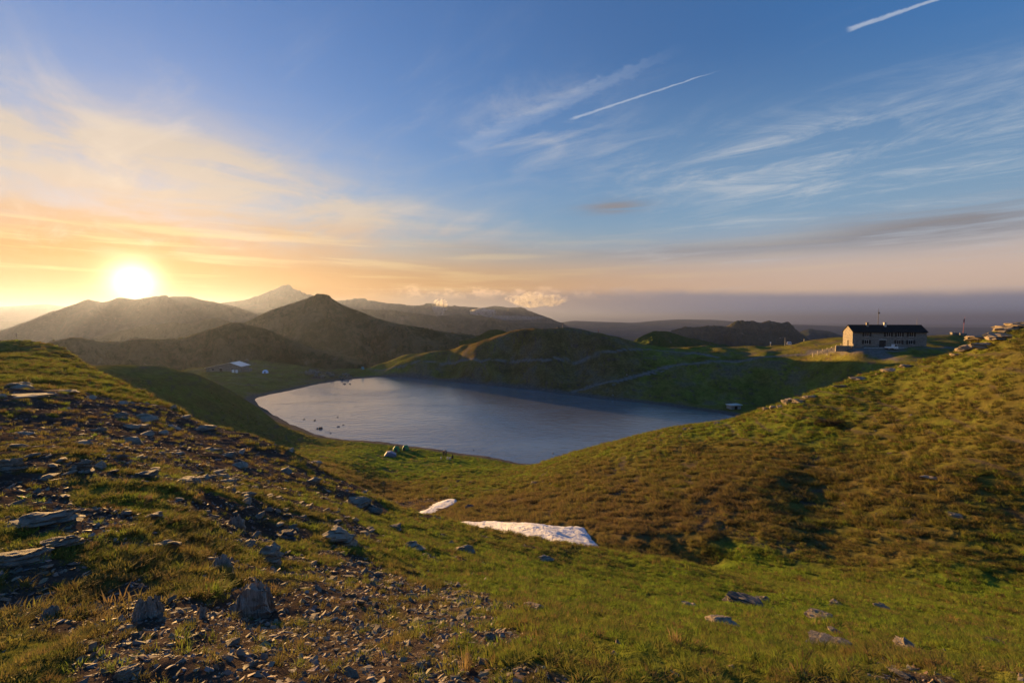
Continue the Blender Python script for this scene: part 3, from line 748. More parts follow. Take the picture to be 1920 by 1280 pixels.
# ------------------------------------------------------------------ materials of things
def stone_wall_mat():
    m, b = new_mat('stone_masonry')
    p = texco()
    mp = N.tree.nodes.new('ShaderNodeMapping'); mp.inputs['Scale'].default_value = (1.0, 1.0, 2.2); N.tree.links.new(p.s, mp.inputs[0])
    v = N.tree.nodes.new('ShaderNodeTexVoronoi'); v.inputs['Scale'].default_value = 2.6; N.tree.links.new(mp.outputs[0], v.inputs['Vector'])
    e = N.tree.nodes.new('ShaderNodeTexVoronoi'); e.feature = 'DISTANCE_TO_EDGE'; e.inputs['Scale'].default_value = 2.6; N.tree.links.new(mp.outputs[0], e.inputs['Vector'])
    sepc = N.tree.nodes.new('ShaderNodeSeparateColor'); N.tree.links.new(v.outputs['Color'], sepc.inputs[0])
    t = N(sepc.outputs[0]); ed = N(e.outputs[0]).step(0.0, 0.09)
    stone = mix(t, (0.15, 0.135, 0.12), (0.36, 0.31, 0.25))
    stone = mix(noise(p, 9, 5, 0.6).step(0.35, 0.7) * 0.5, stone, (0.11, 0.10, 0.09))
    setp(b, col=mix(ed, (0.22, 0.20, 0.18), stone), rough=0.9, spec=0.2, normal=bump(ed * (t * 0.5 + 0.7) + noise(p, 14, 4) * 0.3, 0.7, 0.06))
    return m
M = dict(stone=stone_wall_mat(),
         slate_roof=simple('dark_roof_slate', (0.026, 0.024, 0.023), 0.95, 0.4, 6, 0, 0.4, 0.03),
         metal_roof=simple('pale_metal_roofing', (0.55, 0.54, 0.52), 0.35, 0.12, 2, 0.5),
         wood=simple('dark_shutter_wood', (0.035, 0.026, 0.02), 0.7, 0.3, 8),
         post=simple('weathered_wood', (0.40, 0.34, 0.27), 0.85, 0.3, 9),
         glass=simple('window_glass', (0.012, 0.014, 0.018), 0.08, 0.1, 1),
         frame=simple('pale_window_frame', (0.50, 0.48, 0.44), 0.6, 0.1, 5),
         white=simple('white_car_paint', (0.72, 0.72, 0.72), 0.3, 0.05, 2),
         tyre=simple('tyre_rubber', (0.02, 0.02, 0.02), 0.85, 0.2, 10),
         rim=simple('wheel_steel', (0.45, 0.45, 0.46), 0.35, 0.1, 5, 0.8),
         red=simple('red_lamp_plastic', (0.35, 0.02, 0.02), 0.4, 0.1, 5),
         steel=simple('galvanised_steel', (0.30, 0.31, 0.32), 0.45, 0.15, 6, 0.6),
         dark_steel=simple('dark_steel', (0.05, 0.05, 0.055), 0.5, 0.2, 6, 0.4),
         sign=simple('white_sign_enamel', (0.75, 0.75, 0.74), 0.4, 0.05, 3),
         flag=simple('faded_red_fabric', (0.42, 0.09, 0.07), 0.8, 0.2, 4),
         flagpole=simple('red_painted_pole', (0.30, 0.08, 0.07), 0.5, 0.2, 4),
         concrete=simple('grey_concrete', (0.30, 0.29, 0.275), 0.9, 0.2, 2.5, 0, 0.3, 0.02),
         tent_white=simple('pale_blue_tent_fabric', (0.55, 0.66, 0.85), 0.6, 0.08, 2),
         tent_teal=simple('teal_tent_fabric', (0.05, 0.28, 0.33), 0.6, 0.1, 2),
         tent_green=simple('green_tent_fabric', (0.03, 0.24, 0.07), 0.6, 0.12, 2),
         tent_grey=simple('grey_blue_tent_fabric', (0.17, 0.19, 0.27), 0.55, 0.1, 2),
         groundsheet=simple('dark_tent_fabric', (0.03, 0.035, 0.04), 0.7, 0.1, 2),
         skin=simple('skin', (0.42, 0.25, 0.17), 0.6, 0.08, 5), hair=simple('dark_hair', (0.03, 0.02, 0.015), 0.6, 0.2, 20),
         navy=simple('dark_jacket_cloth', (0.025, 0.028, 0.04), 0.85, 0.2, 6), black=simple('black_trouser_cloth', (0.02, 0.02, 0.022), 0.85, 0.2, 6),
         rust=simple('rust_red_jacket_cloth', (0.30, 0.08, 0.04), 0.85, 0.15, 6), grey=simple('grey_cloth', (0.16, 0.16, 0.17), 0.85, 0.2, 6),
         pack=simple('pale_canvas', (0.55, 0.52, 0.45), 0.8, 0.1, 5))

def rock_material(name, lo, hi, sc=(1.0, 1.0, 6.0)):
    m, b = new_mat(name)
    p = texco()
    mp = N.tree.nodes.new('ShaderNodeMapping'); mp.inputs['Scale'].default_value = sc; mp.inputs['Rotation'].default_value = (0.5, 0.35, 0); N.tree.links.new(p.s, mp.inputs[0])
    q = N(mp.outputs[0])
    st = noise(q, 3.0, 6, 0.65); f = noise(p, 2.2, 5, 0.6); g = noise(p, 22, 5, 0.7)
    c = mix(st.step(0.3, 0.7), lo, hi)
    c = mix(f.step(0.5, 0.75) * 0.6, c, tuple(x * y for x, y in zip(hi, (1.15, 0.95, 0.75))))
    c = mix(g.step(0.55, 0.72) * 0.45, c, (0.07, 0.065, 0.055))
    c = mix(noise(p, 4.5, 6, 0.7).step(0.56, 0.66) * 0.7, c, (0.10, 0.085, 0.035))
    c = mix(noise(p, 7.5, 4, 0.6).step(0.60, 0.68) * 0.6, c, (0.26, 0.25, 0.20))
    setp(b, col=c, rough=0.88, spec=0.25, normal=bump(st * 0.7 + g * 0.35 + f * 0.3, 0.8, 0.06))
    return m
ROCK = rock_material('grey_slate', (0.085, 0.073, 0.058), (0.23, 0.20, 0.16))
ROCK_RIB = rock_material('ribbed_slate', (0.15, 0.132, 0.108), (0.35, 0.315, 0.265), (7.0, 2.0, 0.8))
ROCK_PALE = rock_material('pale_weathered_rock', (0.13, 0.108, 0.082), (0.31, 0.26, 0.20))
ROCK_DARK = rock_material('dark_wet_rock', (0.045, 0.043, 0.042), (0.12, 0.115, 0.11))

# ------------------------------------------------------------------ snow left in the gully
def snow_material():
    m, b = new_mat('old_spring_snow')
    p = geo_pos()
    f = noise(p, 1.3, 6, 0.6); g = noise(p, 4.5, 3, 0.5)
    dirt = noise(p, 0.9, 7, 0.7).step(0.52, 0.76) * 0.40 + noise(p, 9.0, 4, 0.7).step(0.58, 0.72) * 0.30
    setp(b, col=mix(dirt.clamp(), mix(f.step(0.35, 0.75), (0.60, 0.63, 0.70), (0.49, 0.48, 0.48)), (0.30, 0.24, 0.19)), rough=0.75, spec=0.2, normal=bump(g * 1.0 + noise(p, 12, 3) * 0.3, 0.9, 0.22))
    b.inputs['Subsurface Weight'].default_value = 0.0
    return m
SNOW = snow_material()
SNOW_POLYS = []
def snow_patch(name, poly, thick, label):
    poly = smooth_loop(np.array(poly), 4); SNOW_POLYS.append(poly)
    st = 0.16
    xs = np.arange(poly[:, 0].min() - 0.6, poly[:, 0].max() + 0.6, st); ys = np.arange(poly[:, 1].min() - 0.6, poly[:, 1].max() + 0.6, st)
    X, Y = np.meshgrid(xs, ys); x, y = X.ravel(), Y.ravel()
    sd = poly_sd(x, y, poly) + 0.22 * fbm(x / 1.3, y / 1.3, 4)
    z = height(x, y, detail=False) + thick * np.clip(-sd / 3.0, 0, 1) ** 0.8 - 0.25 * np.clip(sd, 0, 1) * 3 + 0.05 - np.clip(sd, 0, 1) * 2
    z += (0.11 * np.abs(fbm(x / 0.6, y / 0.6, 2)) + 0.10 * fbm(x / 1.8, y / 1.8, 2)) * (sd < 0)
    F = grid_faces(len(ys), len(xs)); keep = (sd[F] < 0.35).all(1)
    o = link(bpy.data.objects.new(name, np_mesh(name, np.stack([x, y, z], 1), F[keep], SNOW)))
    tag(o, label, 'snow patch')
def gxy(px, D): p = at(px, 600, D); return (p[0], p[1])
def gxy(px, D): p = at(px, 600, D); return (p[0], p[1])
_big = [hit(*p)[:2] for p in ((960, 983), (1010, 985), (1060, 989), (1095, 991))] + [gxy(1113, 28.0)]
_big = [gxy(858, 33.2), gxy(885, 34.6), gxy(920, 35.2)] + [tuple(p) for p in _big] + [gxy(1127, 25.8), gxy(1126, 24.2), gxy(1114, 22.4), gxy(1085, 21.3), gxy(1030, 21.9), gxy(960, 23.6), gxy(900, 27.2), gxy(862, 30.6)]
snow_patch('snow_patch', _big, 0.7, 'large white snow patch lying in the gully behind the grassy slope')
_small = [gxy(775, 44), gxy(787, 47.5), gxy(812, 51), gxy(838, 53.5), gxy(853, 53), gxy(848, 49.5), gxy(824, 46), gxy(800, 43), gxy(781, 42)]
snow_patch('snow_patch', _small, 0.45, 'small orange lit snow patch at the bottom of the gully')

# ------------------------------------------------------------------ the refuge on the plateau
def build_refuge():
    A = Vector(at(1598, 650, 153)); Bp = Vector(at(1737, 650.8, 149.5)); Bp.z = A.z
    L = (Bp - A).length; rz = math.atan2(Bp.y - A.y, Bp.x - A.x); W = 5.8
    root = empty('mountain_refuge', A, rz, 'two storey stone mountain refuge with dark roof on the plateau', 'building')
    EH, RH = 5.1, 7.1; k = L / 139.0
    w = MB()
    w.prism([(0, -2.5), (W, -2.5), (W, EH), (W / 2, RH - 0.12), (0, EH)], 'x', 0, L).build('wall', M['stone'], root)
    rf = MB(); o = 0.45; sl = (RH - EH) / (W / 2); t = 0.22
    rf.prism([(-o, EH - o * sl), (W / 2, RH), (W + o, EH - o * sl), (W + o, EH - o * sl + t), (W / 2, RH + t), (-o, EH - o * sl + t)], 'x', -0.14, L + 0.14)
    roof = rf.build('roof', M['slate_roof'], root)
    MB().box(-0.16, L + 0.16, W / 2 - 0.16, W / 2 + 0.16, RH + t - 0.03, RH + t + 0.08).build('ridge_cap', M['slate_roof'], roof)
    for i, x in enumerate((35 * k, 69 * k)):
        c = MB().box(x - 0.32, x + 0.32, W / 2 - 0.9, W / 2 - 0.3, RH - 0.8, RH + 0.95).box(x - 0.42, x + 0.42, W / 2 - 1.0, W / 2 - 0.2, RH + 0.95, RH + 1.07).build('chimney', M['stone'] if i == 0 else M['frame'], roof)
    # courses of roofing, one strip each
    n = 9
    for i in range(n):
        y0 = -o + (W / 2 + o) * i / n; y1 = -o + (W / 2 + o) * (i + 1) / n + 0.08
        z = lambda y: EH - o * sl + (y + o) * sl + t
        MB().prism([(y0, z(y0) + 0.05), (y1, z(y1) + 0.012), (y1, z(y1) + 0.002), (y0, z(y0) + 0.002)], 'x', -0.14, L + 0.14).build('roof_course', M['slate_roof'], roof)
    def window(u, z, shut=(1, 1)):
        wd, ht = 1.15, 1.25
        f = MB(); y = -0.03
        for a, b, c, d in ((-wd / 2 - .08, wd / 2 + .08, ht, ht + .08), (-wd / 2 - .08, -wd / 2, 0, ht), (wd / 2, wd / 2 + .08, 0, ht), (-.03, .03, 0, ht)):
            f.box(u + a, u + b, y - 0.04, 0.05, z + c, z + d)
        win = f.build('window', M['frame'], root)
        MB().box(u - wd / 2, u + wd / 2, -0.02, 0.03, z, z + ht).build('pane', M['glass'], win)
        MB().box(u - wd / 2 - .15, u + wd / 2 + .15, -0.22, 0.05, z - .12, z - 0.005).build('sill', M['frame'], win)
        for s, on in ((-1, shut[0]), (1, shut[1])):
            if on:
                x0 = u + s * (wd / 2 + 0.10); x1 = u + s * (wd / 2 + 0.74)
                MB().box(min(x0, x1), max(x0, x1), -0.11, -0.035, z - .03, z + ht + .03).build('shutter', M['wood'], win)
    for px in (1625, 1665.5, 1686, 1708): window((px - 1598) * k, 3.55)
    for px in (1624.5, 1685.5, 1707.5): window((px - 1598) * k, 1.05)
    u = (1655 - 1598) * k
    d = MB().box(u - 0.95, u + 0.95, -0.10, 0.06, -0.02, 2.35).build('door', M['wood'], root)
    MB().box(u - 1.1, u + 1.1, -0.16, 0.05, 2.36, 2.6).build('lintel', M['frame'], d); MB().box(u + .65, u + .75, -0.17, -0.11, 1.0, 1.15).build('handle', M['steel'], d)
    # the door in the sunlit gable
    g = MB().box(-0.10, 0.05, 2.3, 3.3, -0.02, 2.15).build('side_door', M['wood'], root)
    MB().box(-0.12, 0.04, 3.32, 3.45, -0.02, 2.2).build('jamb', M['frame'], g)
    # masts fixed to the roof
    mx = 59 * k
    mast = MB().tube([(mx, W / 2 + .3, RH), (mx, W / 2 + .3, RH + 4.4), (mx, W / 2 + .3, RH + 5.9)], [0.09, 0.07, 0.03]).build('antenna_mast', M['dark_steel'], root)
    MB().ball((mx + .05, W / 2 + .15, RH + 4.3), (0.34, 0.2, 0.3)).build('antenna_dish', M['dark_steel'], mast, smooth=True)
    MB().tube([(mx - .5, W / 2 + .3, RH + 4.9), (mx + .5, W / 2 + .3, RH + 4.9)], 0.025, 6).build('antenna_arm', M['dark_steel'], mast)
    MB().tube([(L - 1.2, W / 2, RH), (L - 1.2, W / 2, RH + 2.4)], 0.035, 6).build('thin_mast', M['dark_steel'], root)
    # paved terrace along the front and the stepped wall at the corner
    MB().box(2.2, 15.5, -2.6, -0.02, -1.6, -0.05).build('terrace', M['concrete'], root, 0.04)
    MB().box(17.0, L + 3.5, -2.0, -0.02, -1.6, -0.25).build('terrace', M['concrete'], root, 0.04)
    for i in range(4):
        MB().box(-0.3 + i * 0.75, 0.45 + i * 0.75, -1.1 - i * 0.42, -0.12 - i * 0.1, -1.6, 1.05 - i * 0.36).build('stepped_wall', M['stone'], root, 0.03)
    MB().box(-5.2, -0.45, -0.4, 0.15, -1.6, 0.35).build('low_wall', M['stone'], root, 0.04)
    return root, A, rz, L, k
REF, RA, RRZ, RL, RK = build_refuge()
def ref_pt(u, v, z=None):
    p = RA + Vector((math.cos(RRZ) * u - math.sin(RRZ) * v, math.sin(RRZ) * u + math.cos(RRZ) * v, 0))
    p.z = ground(p.x, p.y) if z is None else z
    return p

def wheel(parent, x, y, r, w):
    t = MB().tube([(x, y - w / 2, r), (x, y + w / 2, r)], r, 18).build('wheel', M['tyre'], parent, 0.0)
    s = 1 if y > 0 else -1
    MB().tube([(x, y + s * (w / 2 - .02), r), (x, y + s * (w / 2 + .012), r)], r * 0.6, 14).build('rim', M['rim'], t)
def build_pickup():
    p = ref_pt((1660 - 1598) * RK, -3.2); rz = RRZ
    root = empty('pickup_truck', p, rz, 'small white pickup truck parked in front of the refuge door', 'truck')
    w = 0.72
    MB().prism([(0.35, 0.32), (1.62, 0.32), (1.66, 0.9), (1.42, 1.12), (1.22, 1.78), (0.45, 1.80), (0.35, 1.0)], 'y', -w, w).build('cab', M['white'], root, 0.05)
    bed = MB().box(-1.62, 0.30, -w, w, 0.52, 0.62).build('cargo_bed', M['white'], root, 0.01)
    for a in ((-1.62, 0.30, -w, -w + .04), (-1.62, 0.30, w - .04, w), (-1.62, -1.58, -w + .045, w - .045), (0.26, 0.30, -w + .045, w - .045)):
        MB().box(*a, 0.625, 1.0).build('side_board', M['white'], bed, 0.008)
    MB().box(-1.6, 1.5, -0.45, 0.45, 0.28, 0.5).build('chassis', M['dark_steel'], root)
    for s in (-1, 1):
        MB().prism([(0.55, 1.12), (1.30, 1.12), (1.17, 1.66), (0.58, 1.68)], 'y', s * (w + 0.004), s * (w + 0.016)).build('side_window', M['glass'], root)
        MB().ball((1.655, s * 0.5, 0.72), (0.03, 0.12, 0.09)).build('headlight', M['frame'], root, smooth=True)
        for x in (-1.05, 1.05): wheel(root, x, s * 0.62, 0.29, 0.2)
    MB().prism([(1.445, 1.13), (1.455, 1.13), (1.265, 1.70), (1.255, 1.70)], 'y', -w * .85, w * .85).build('windscreen', M['glass'], root)
build_pickup()

def build_car():
    p = Vector(at(1479.5, 650, 205)); p.z = ground(p.x, p.y)
    root = empty('parked_car', p, R(58), 'white car parked at the plateau edge beside a lamp post', 'car')
    w = 0.9
    MB().prism([(-2.05, 0.35), (2.0, 0.33), (2.1, 0.75), (1.95, 0.98), (1.0, 1.08), (-2.0, 1.10), (-2.1, 0.8)], 'y', -w, w).build('body', M['white'], root, 0.09, True)
    cab = MB().prism([(-1.98, 1.06), (1.05, 1.06), (0.45, 1.60), (-1.7, 1.63)], 'y', -w * .88, w * .88).build('cabin', M['white'], root, 0.08, True)
    for s in (-1, 1):
        MB().prism([(-1.55, 1.12), (0.7, 1.12), (0.32, 1.52), (-1.45, 1.54)], 'y', s * (w * .88 + .004), s * (w * .88 + .015)).build('side_window', M['glass'], cab)
        MB().box(-2.11, -2.06, s * .62 - .14, s * .62 + .14, 0.82, 1.0).build('tail_light', M['red'], root)
        MB().ball((2.02, s * .62, 0.78), (0.06, 0.16, 0.09)).build('headlight', M['frame'], root, smooth=True)
        for x in (-1.3, 1.3): wheel(root, x, s * 0.80, 0.33, 0.22)
    MB().prism([(-1.965, 1.15), (-1.975, 1.15), (-1.745, 1.53), (-1.735, 1.53)], 'y', -.66, .66).build('rear_window', M['glass'], cab)
    MB().prism([(0.97, 1.12), (0.985, 1.12), (0.53, 1.53), (0.515, 1.53)], 'y', -.66, .66).build('windscreen', M['glass'], cab)
build_car()

def on(px, py, D=None):
    if D is None: return hit(px, py)
    p = Vector(at(px, py, D)); p.z = ground(p.x, p.y); return p
def build_street_bits():
    p = on(1471.5, 649, 206)
    r = empty('lamp_post', p, 0, 'thin pale lamp post with a side arm left of the white car', 'lamp post')
    MB().tube([(0, 0, -0.2), (0, 0, 3.8)], [0.07, 0.05]).build('pole', M['steel'], r)
    MB().tube([(0, 0, 3.72), (-1.1, 0, 3.75), (-2.0, 0, 3.55)], 0.035, 6).build('arm', M['steel'], r)
    MB().ball((-2.25, 0, 3.45), (0.32, 0.14, 0.10)).build('lamp_head', M['steel'], r, smooth=True)
    p = on(1444.5, 648, 212)
    r = empty('road_sign', p, 0, 'small white sign on a post left of the lamp post', 'sign')
    MB().tube([(0, 0, -0.2), (0, 0, 1.75)], 0.04, 6).build('post', M['steel'], r)
    MB().tube([(0, -0.06, 1.55), (0, -0.04, 1.55)], 0.36, 16).build('sign_plate', M['sign'], r)
    p = on(1507.5, 638.5, 201)
    r = empty('marker_post', p, 0, 'dark marker post on the grassy bank behind the fence', 'post')
    MB().tube([(0, 0, -0.2), (0, 0, 1.5)], 0.06, 6).build('post', M['steel'], r)
    MB().box(0.06, 0.55, -0.03, 0.03, 0.1, 0.85).build('board', M['wood'], r, 0.01)
    # fence in front of the bank
    pts = [on(px, 651.5, D) for px, D in ((1524.5, 166), (1533.5, 165), (1542.5, 164), (1551, 163), (1559, 162), (1568.5, 161), (1577, 160))]
    r = empty('wooden_fence', pts[0], 0, 'low fence of wooden posts and wires left of the refuge', 'fence')
    for i, q in enumerate(pts):
        d = q - pts[0]
        MB().box(d.x - .08, d.x + .08, d.y - .08, d.y + .08, d.z - .3, d.z + 1.45).build('post', M['post'], r, 0.015)
        if i:
            e = pts[i - 1] - pts[0]
            for h in (0.55, 1.1): MB().tube([(e.x, e.y, e.z + h), (d.x, d.y, d.z + h)], 0.022, 5).build('rail', M['post'], r)
    p = on(1554, 653.5, 159)
    r = empty('bench', p, R(12), 'low pale bench on the gravel in front of the fence', 'bench')
    MB().box(-0.75, 0.75, -0.18, 0.18, 0.36, 0.44).build('seat', M['post'], r, 0.01)
    for x in (-.55, .55): MB().box(x - .08, x + .08, -.15, .15, -0.1, 0.358).build('leg', M['concrete'], r)
    # stone blocks and flagpole to the right
    for px, D, lab in ((1789.5, 188, 'left low stone block on the rise right of the refuge'), (1804.5, 186, 'right low stone block at the foot of the red flagpole')):
        p = on(px, 630, D)
        r = empty('stone_block', p, R(-8), lab, 'stone block', 'low stone blocks beside the flagpole')
        MB().box(-1.2, 1.2, -0.55, 0.55, -0.5, 0.95).build('base', M['stone'], r, 0.04)
        MB().box(-1.32, 1.32, -0.65, 0.65, 0.955, 1.12).build('top_slab', M['concrete'], r, 0.03)
    p = on(1805, 629, 188.5)
    r = empty('flagpole', p, 0, 'tall thin red flagpole with a limp flag right of the refuge', 'flagpole')
    MB().tube([(0, 0, -0.3), (0.25, 0, 4), (0.62, 0, 8.4)], [0.075, 0.06, 0.035]).build('pole', M['flagpole'], r)
    f = MB(); nn = 8
    for i in range(nn + 1):
        z = 7.6 - i * 0.26; x0 = 0.56 - i * 0.022
        for j in range(4): f.v.append(Vector((x0 - j * (0.16 - 0.012 * i) , 0.09 * math.sin(j * 2.0 + i * 0.7), z - j * 0.12)))
    n0 = len(f.v)
    f.v += [v + Vector((0, 0.012, 0)) for v in f.v]
    for i in range(nn):
        for j in range(3):
            a = i * 4 + j; f.f.append((a, a + 1, a + 5, a + 4)); f.f.append((n0 + a, n0 + a + 4, n0 + a + 5, n0 + a + 1))
    f.build('flag', M['flag'], r, smooth=True)
    # left edge pole on the near ridge
    p = on(31, 646, 79)
    r = empty('marker_pole', p, 0, 'thin bare pole on the ridge at the left edge', 'pole')
    MB().tube([(0, 0, -0.2), (0.02, 0, 1.0), (-0.03, 0, 1.85)], [0.05, 0.045, 0.035], 6).build('pole', M['post'], r)
    MB().ball((-0.03, 0, 1.87), 0.06, 6, 5).build('cap', M['steel'], r)
    # hilltop
    p = on(1054.5, 613.5, 229)
    r = empty('trail_signpost', p, 0, 'signpost standing on top of the hill behind the lake', 'signpost')
    MB().tube([(0, 0, -0.2), (0, 0, 2.5)], 0.06, 6).build('post', M['post'], r)
    for i, (z, s) in enumerate(((2.2, 1), (1.85, -1))): MB().box(-.1 if s > 0 else -.62, .62 if s > 0 else .1, -.09, -.065, z - .11, z + .11).build('arrow_board', M['wood'], r)
    p = on(1378, 755, 150)
    r = empty('spring_house', p, R(14), 'small concrete hut with pale flat slab on the slope above the shore', 'hut')
    MB().box(-1.9, 1.9, -0.6, 1.6, -1.2, 1.15).build('wall', M['concrete'], r, 0.04)
    MB().box(-2.2, 2.2, -0.95, 1.8, 1.155, 1.42).build('roof_slab', M['frame'], r, 0.03)
    MB().box(-0.6, 0.5, -0.66, -0.605, -0.5, 0.95).build('door', M['wood'], r)
build_street_bits()

def build_hut():
    A = Vector(at(386.5, 698, 229)); Z = 0.268 * 229 / 229
    g = min(ground(A.x + dx, A.y + dy) for dx in (0, 8, 16) for dy in (0, 9)); A.z = at(386.5, 698, 229)[2]
    root = empty('stone_hut', A, R(4), 'low stone hut with pale metal roof beyond the left end of the lake', 'hut')
    W, PK, D = 16.9, 11.8, 8.5; H0, HP, H1 = 2.3, 4.75, 2.9
    MB().prism([(0, -3), (W, -3), (W, H1), (PK, HP), (0, H0)], 'y', 0, D).build('wall', M['stone'], root)
    t = 0.16; o = 0.5
    ls = (HP - H0) / PK; rs = (HP - H1) / (W - PK)
    MB().prism([(-o, H0 - o * ls + .01), (PK, HP + .01), (PK, HP + t), (-o, H0 - o * ls + t)], 'y', -o, D + o).build('roof', M['metal_roof'], root)
    MB().prism([(PK + .004, HP + .01), (W + o, H1 - o * rs + .01), (W + o, H1 - o * rs + t), (PK + .004, HP + t)], 'y', -o, D + o).build('roof', M['metal_roof'], root)
    d = MB().box(6.6, 7.8, -0.08, 0.05, 0.0, 2.05).build('door', M['wood'], root)
    MB().box(6.4, 8.0, -0.14, 0.04, 2.06, 2.26).build('lintel', M['frame'], d)
    for x in (2.9, 12.4):
        w = MB().box(x, x + .9, -0.06, 0.05, 1.05, 1.75).build('window', M['glass'], root)
        MB().box(x - .12, x + 1.02, -0.15, 0.04, 0.92, 1.045).build('sill', M['frame'], w)
    MB().box(W + 0.02, W + 3.2, 1.5, 5.0, -3, 1.5).build('annex_wall', M['stone'], root, 0.05)
    for x in (14.6, 16.4):
        q = root.matrix_world
        c = Vector((A.x + x, A.y - 1.6, 0)); c.z = ground(c.x, c.y)
        b = empty('water_tank', c, 0, 'white barrel %s in front of the stone hut' % ('nearer the hut door' if x < 15 else 'at the right corner'), 'barrel', 'white barrels by the hut')
        MB().tube([(0, 0, -.3), (0, 0, .05), (0, 0, 1.3), (0, 0, 1.45)], [0.5, 0.55, 0.55, 0.42], 14).build('drum', M['sign'], b, smooth=False)
        MB().tube([(0, 0, 1.452), (0, 0, 1.55)], 0.28, 12).build('lid', M['steel'], b)
build_hut()

# ------------------------------------------------------------------ tents
def dome_tent(p, rz, w, d, h, mat, name, label, group=None, low=False):
    root = empty(name, p, rz, label, 'tent', group)
    nu, nv = 20, 9; V = []; F = []
    for j in range(nv + 1):
        t = j / nv
        for i in range(nu):
            a = 2 * math.pi * i / nu; s = math.cos(t * math.pi / 2) ** (0.75 if not low else 1.0)
            sq = 1.0 / max(abs(math.cos(a)), abs(math.sin(a))) ** 0.55
            V.append((w / 2 * s * sq * math.cos(a), d / 2 * s * sq * math.sin(a), h * math.sin(t * math.pi / 2) * (1 - 0.05 * (i % 5 == 2) * math.sin(t * math.pi)) - 0.05))
    for j in range(nv):
        for i in range(nu): F.append((j * nu + i, j * nu + (i + 1) % nu, (j + 1) * nu + (i + 1) % nu, (j + 1) * nu + i))
    o = link(bpy.data.objects.new('canopy', np_mesh('canopy', V, np.array(F), mat)), root)
    k = 1.02
    for s in (-1, 1):
        pts = [(s * w / 2 * 1.15 * math.cos(t) * k, d / 2 * 1.15 * math.cos(t) * k, (h + .02) * math.sin(t) - .05) for t in np.linspace(0, math.pi, 15)]
        MB().tube(pts, 0.02, 5).build('pole', M['dark_steel'], root)
    dr = MB(); n0 = 0
    q = [(-0.33, -d / 2 * 1.06, 0.02), (0.33, -d / 2 * 1.06, 0.02), (0.20, -d / 2 * 0.86, h * 0.62), (-0.20, -d / 2 * 0.86, h * 0.62)]
    dr.v = [Vector(a) for a in q] + [Vector(a) + Vector((0, 0.05, 0)) for a in q]
    dr.f = [(0, 1, 2, 3), (7, 6, 5, 4), (0, 4, 5, 1), (1, 5, 6, 2), (2, 6, 7, 3), (3, 7, 4, 0)]
    dr.build('door_flap', M['groundsheet'], root)
    MB().box(-w / 2 * .95, w / 2 * .95, -d / 2 * .95, d / 2 * .95, -0.08, -0.02).build('groundsheet', M['groundsheet'], root)
dome_tent(on(497.5, 699.5), R(20), 3.0, 2.6, 1.75, M['tent_white'], 'dome_tent', 'pale blue dome tent on the meadow right of the stone hut')
dome_tent(on(680, 692.5), R(-15), 1.7, 1.7, 1.6, M['tent_teal'], 'dome_tent', 'small teal tent on the grass at the far end of the lake')
dome_tent(on(743, 846), R(10), 1.5, 1.5, 1.3, M['tent_green'], 'dome_tent', 'left green dome tent on the near shore, next to the grey tent', 'green tents on the near shore')
dome_tent(on(760.5, 843.5), R(-12), 1.4, 1.4, 1.15, M['tent_green'], 'dome_tent', 'right green dome tent on the near shore, closer to the campers', 'green tents on the near shore')
def ridge_tent():
    p = on(731, 855); root = empty('ridge_tent', p, R(12), 'low grey blue tent in front of the green tents', 'tent')
    MB().prism([(-1.25, -.05), (-0.55, 0.95), (0.15, 1.02), (1.3, 0.45), (1.35, -.05)], 'y', -0.75, 0.75).build('canopy', M['tent_grey'], root, 0.06, True)
    MB().prism([(-1.30, -.06), (-0.585, 0.94), (-0.62, 0.99), (-1.38, -.06)], 'y', -0.6, 0.6).build('door_flap', M['pack'], root)
    MB().tube([(-.55, -.78, -.05), (-.5, -.4, 1.02), (-.5, .4, 1.02), (-.55, .78, -.05)], 0.02, 5).build('pole', M['dark_steel'], root)
ridge_tent()

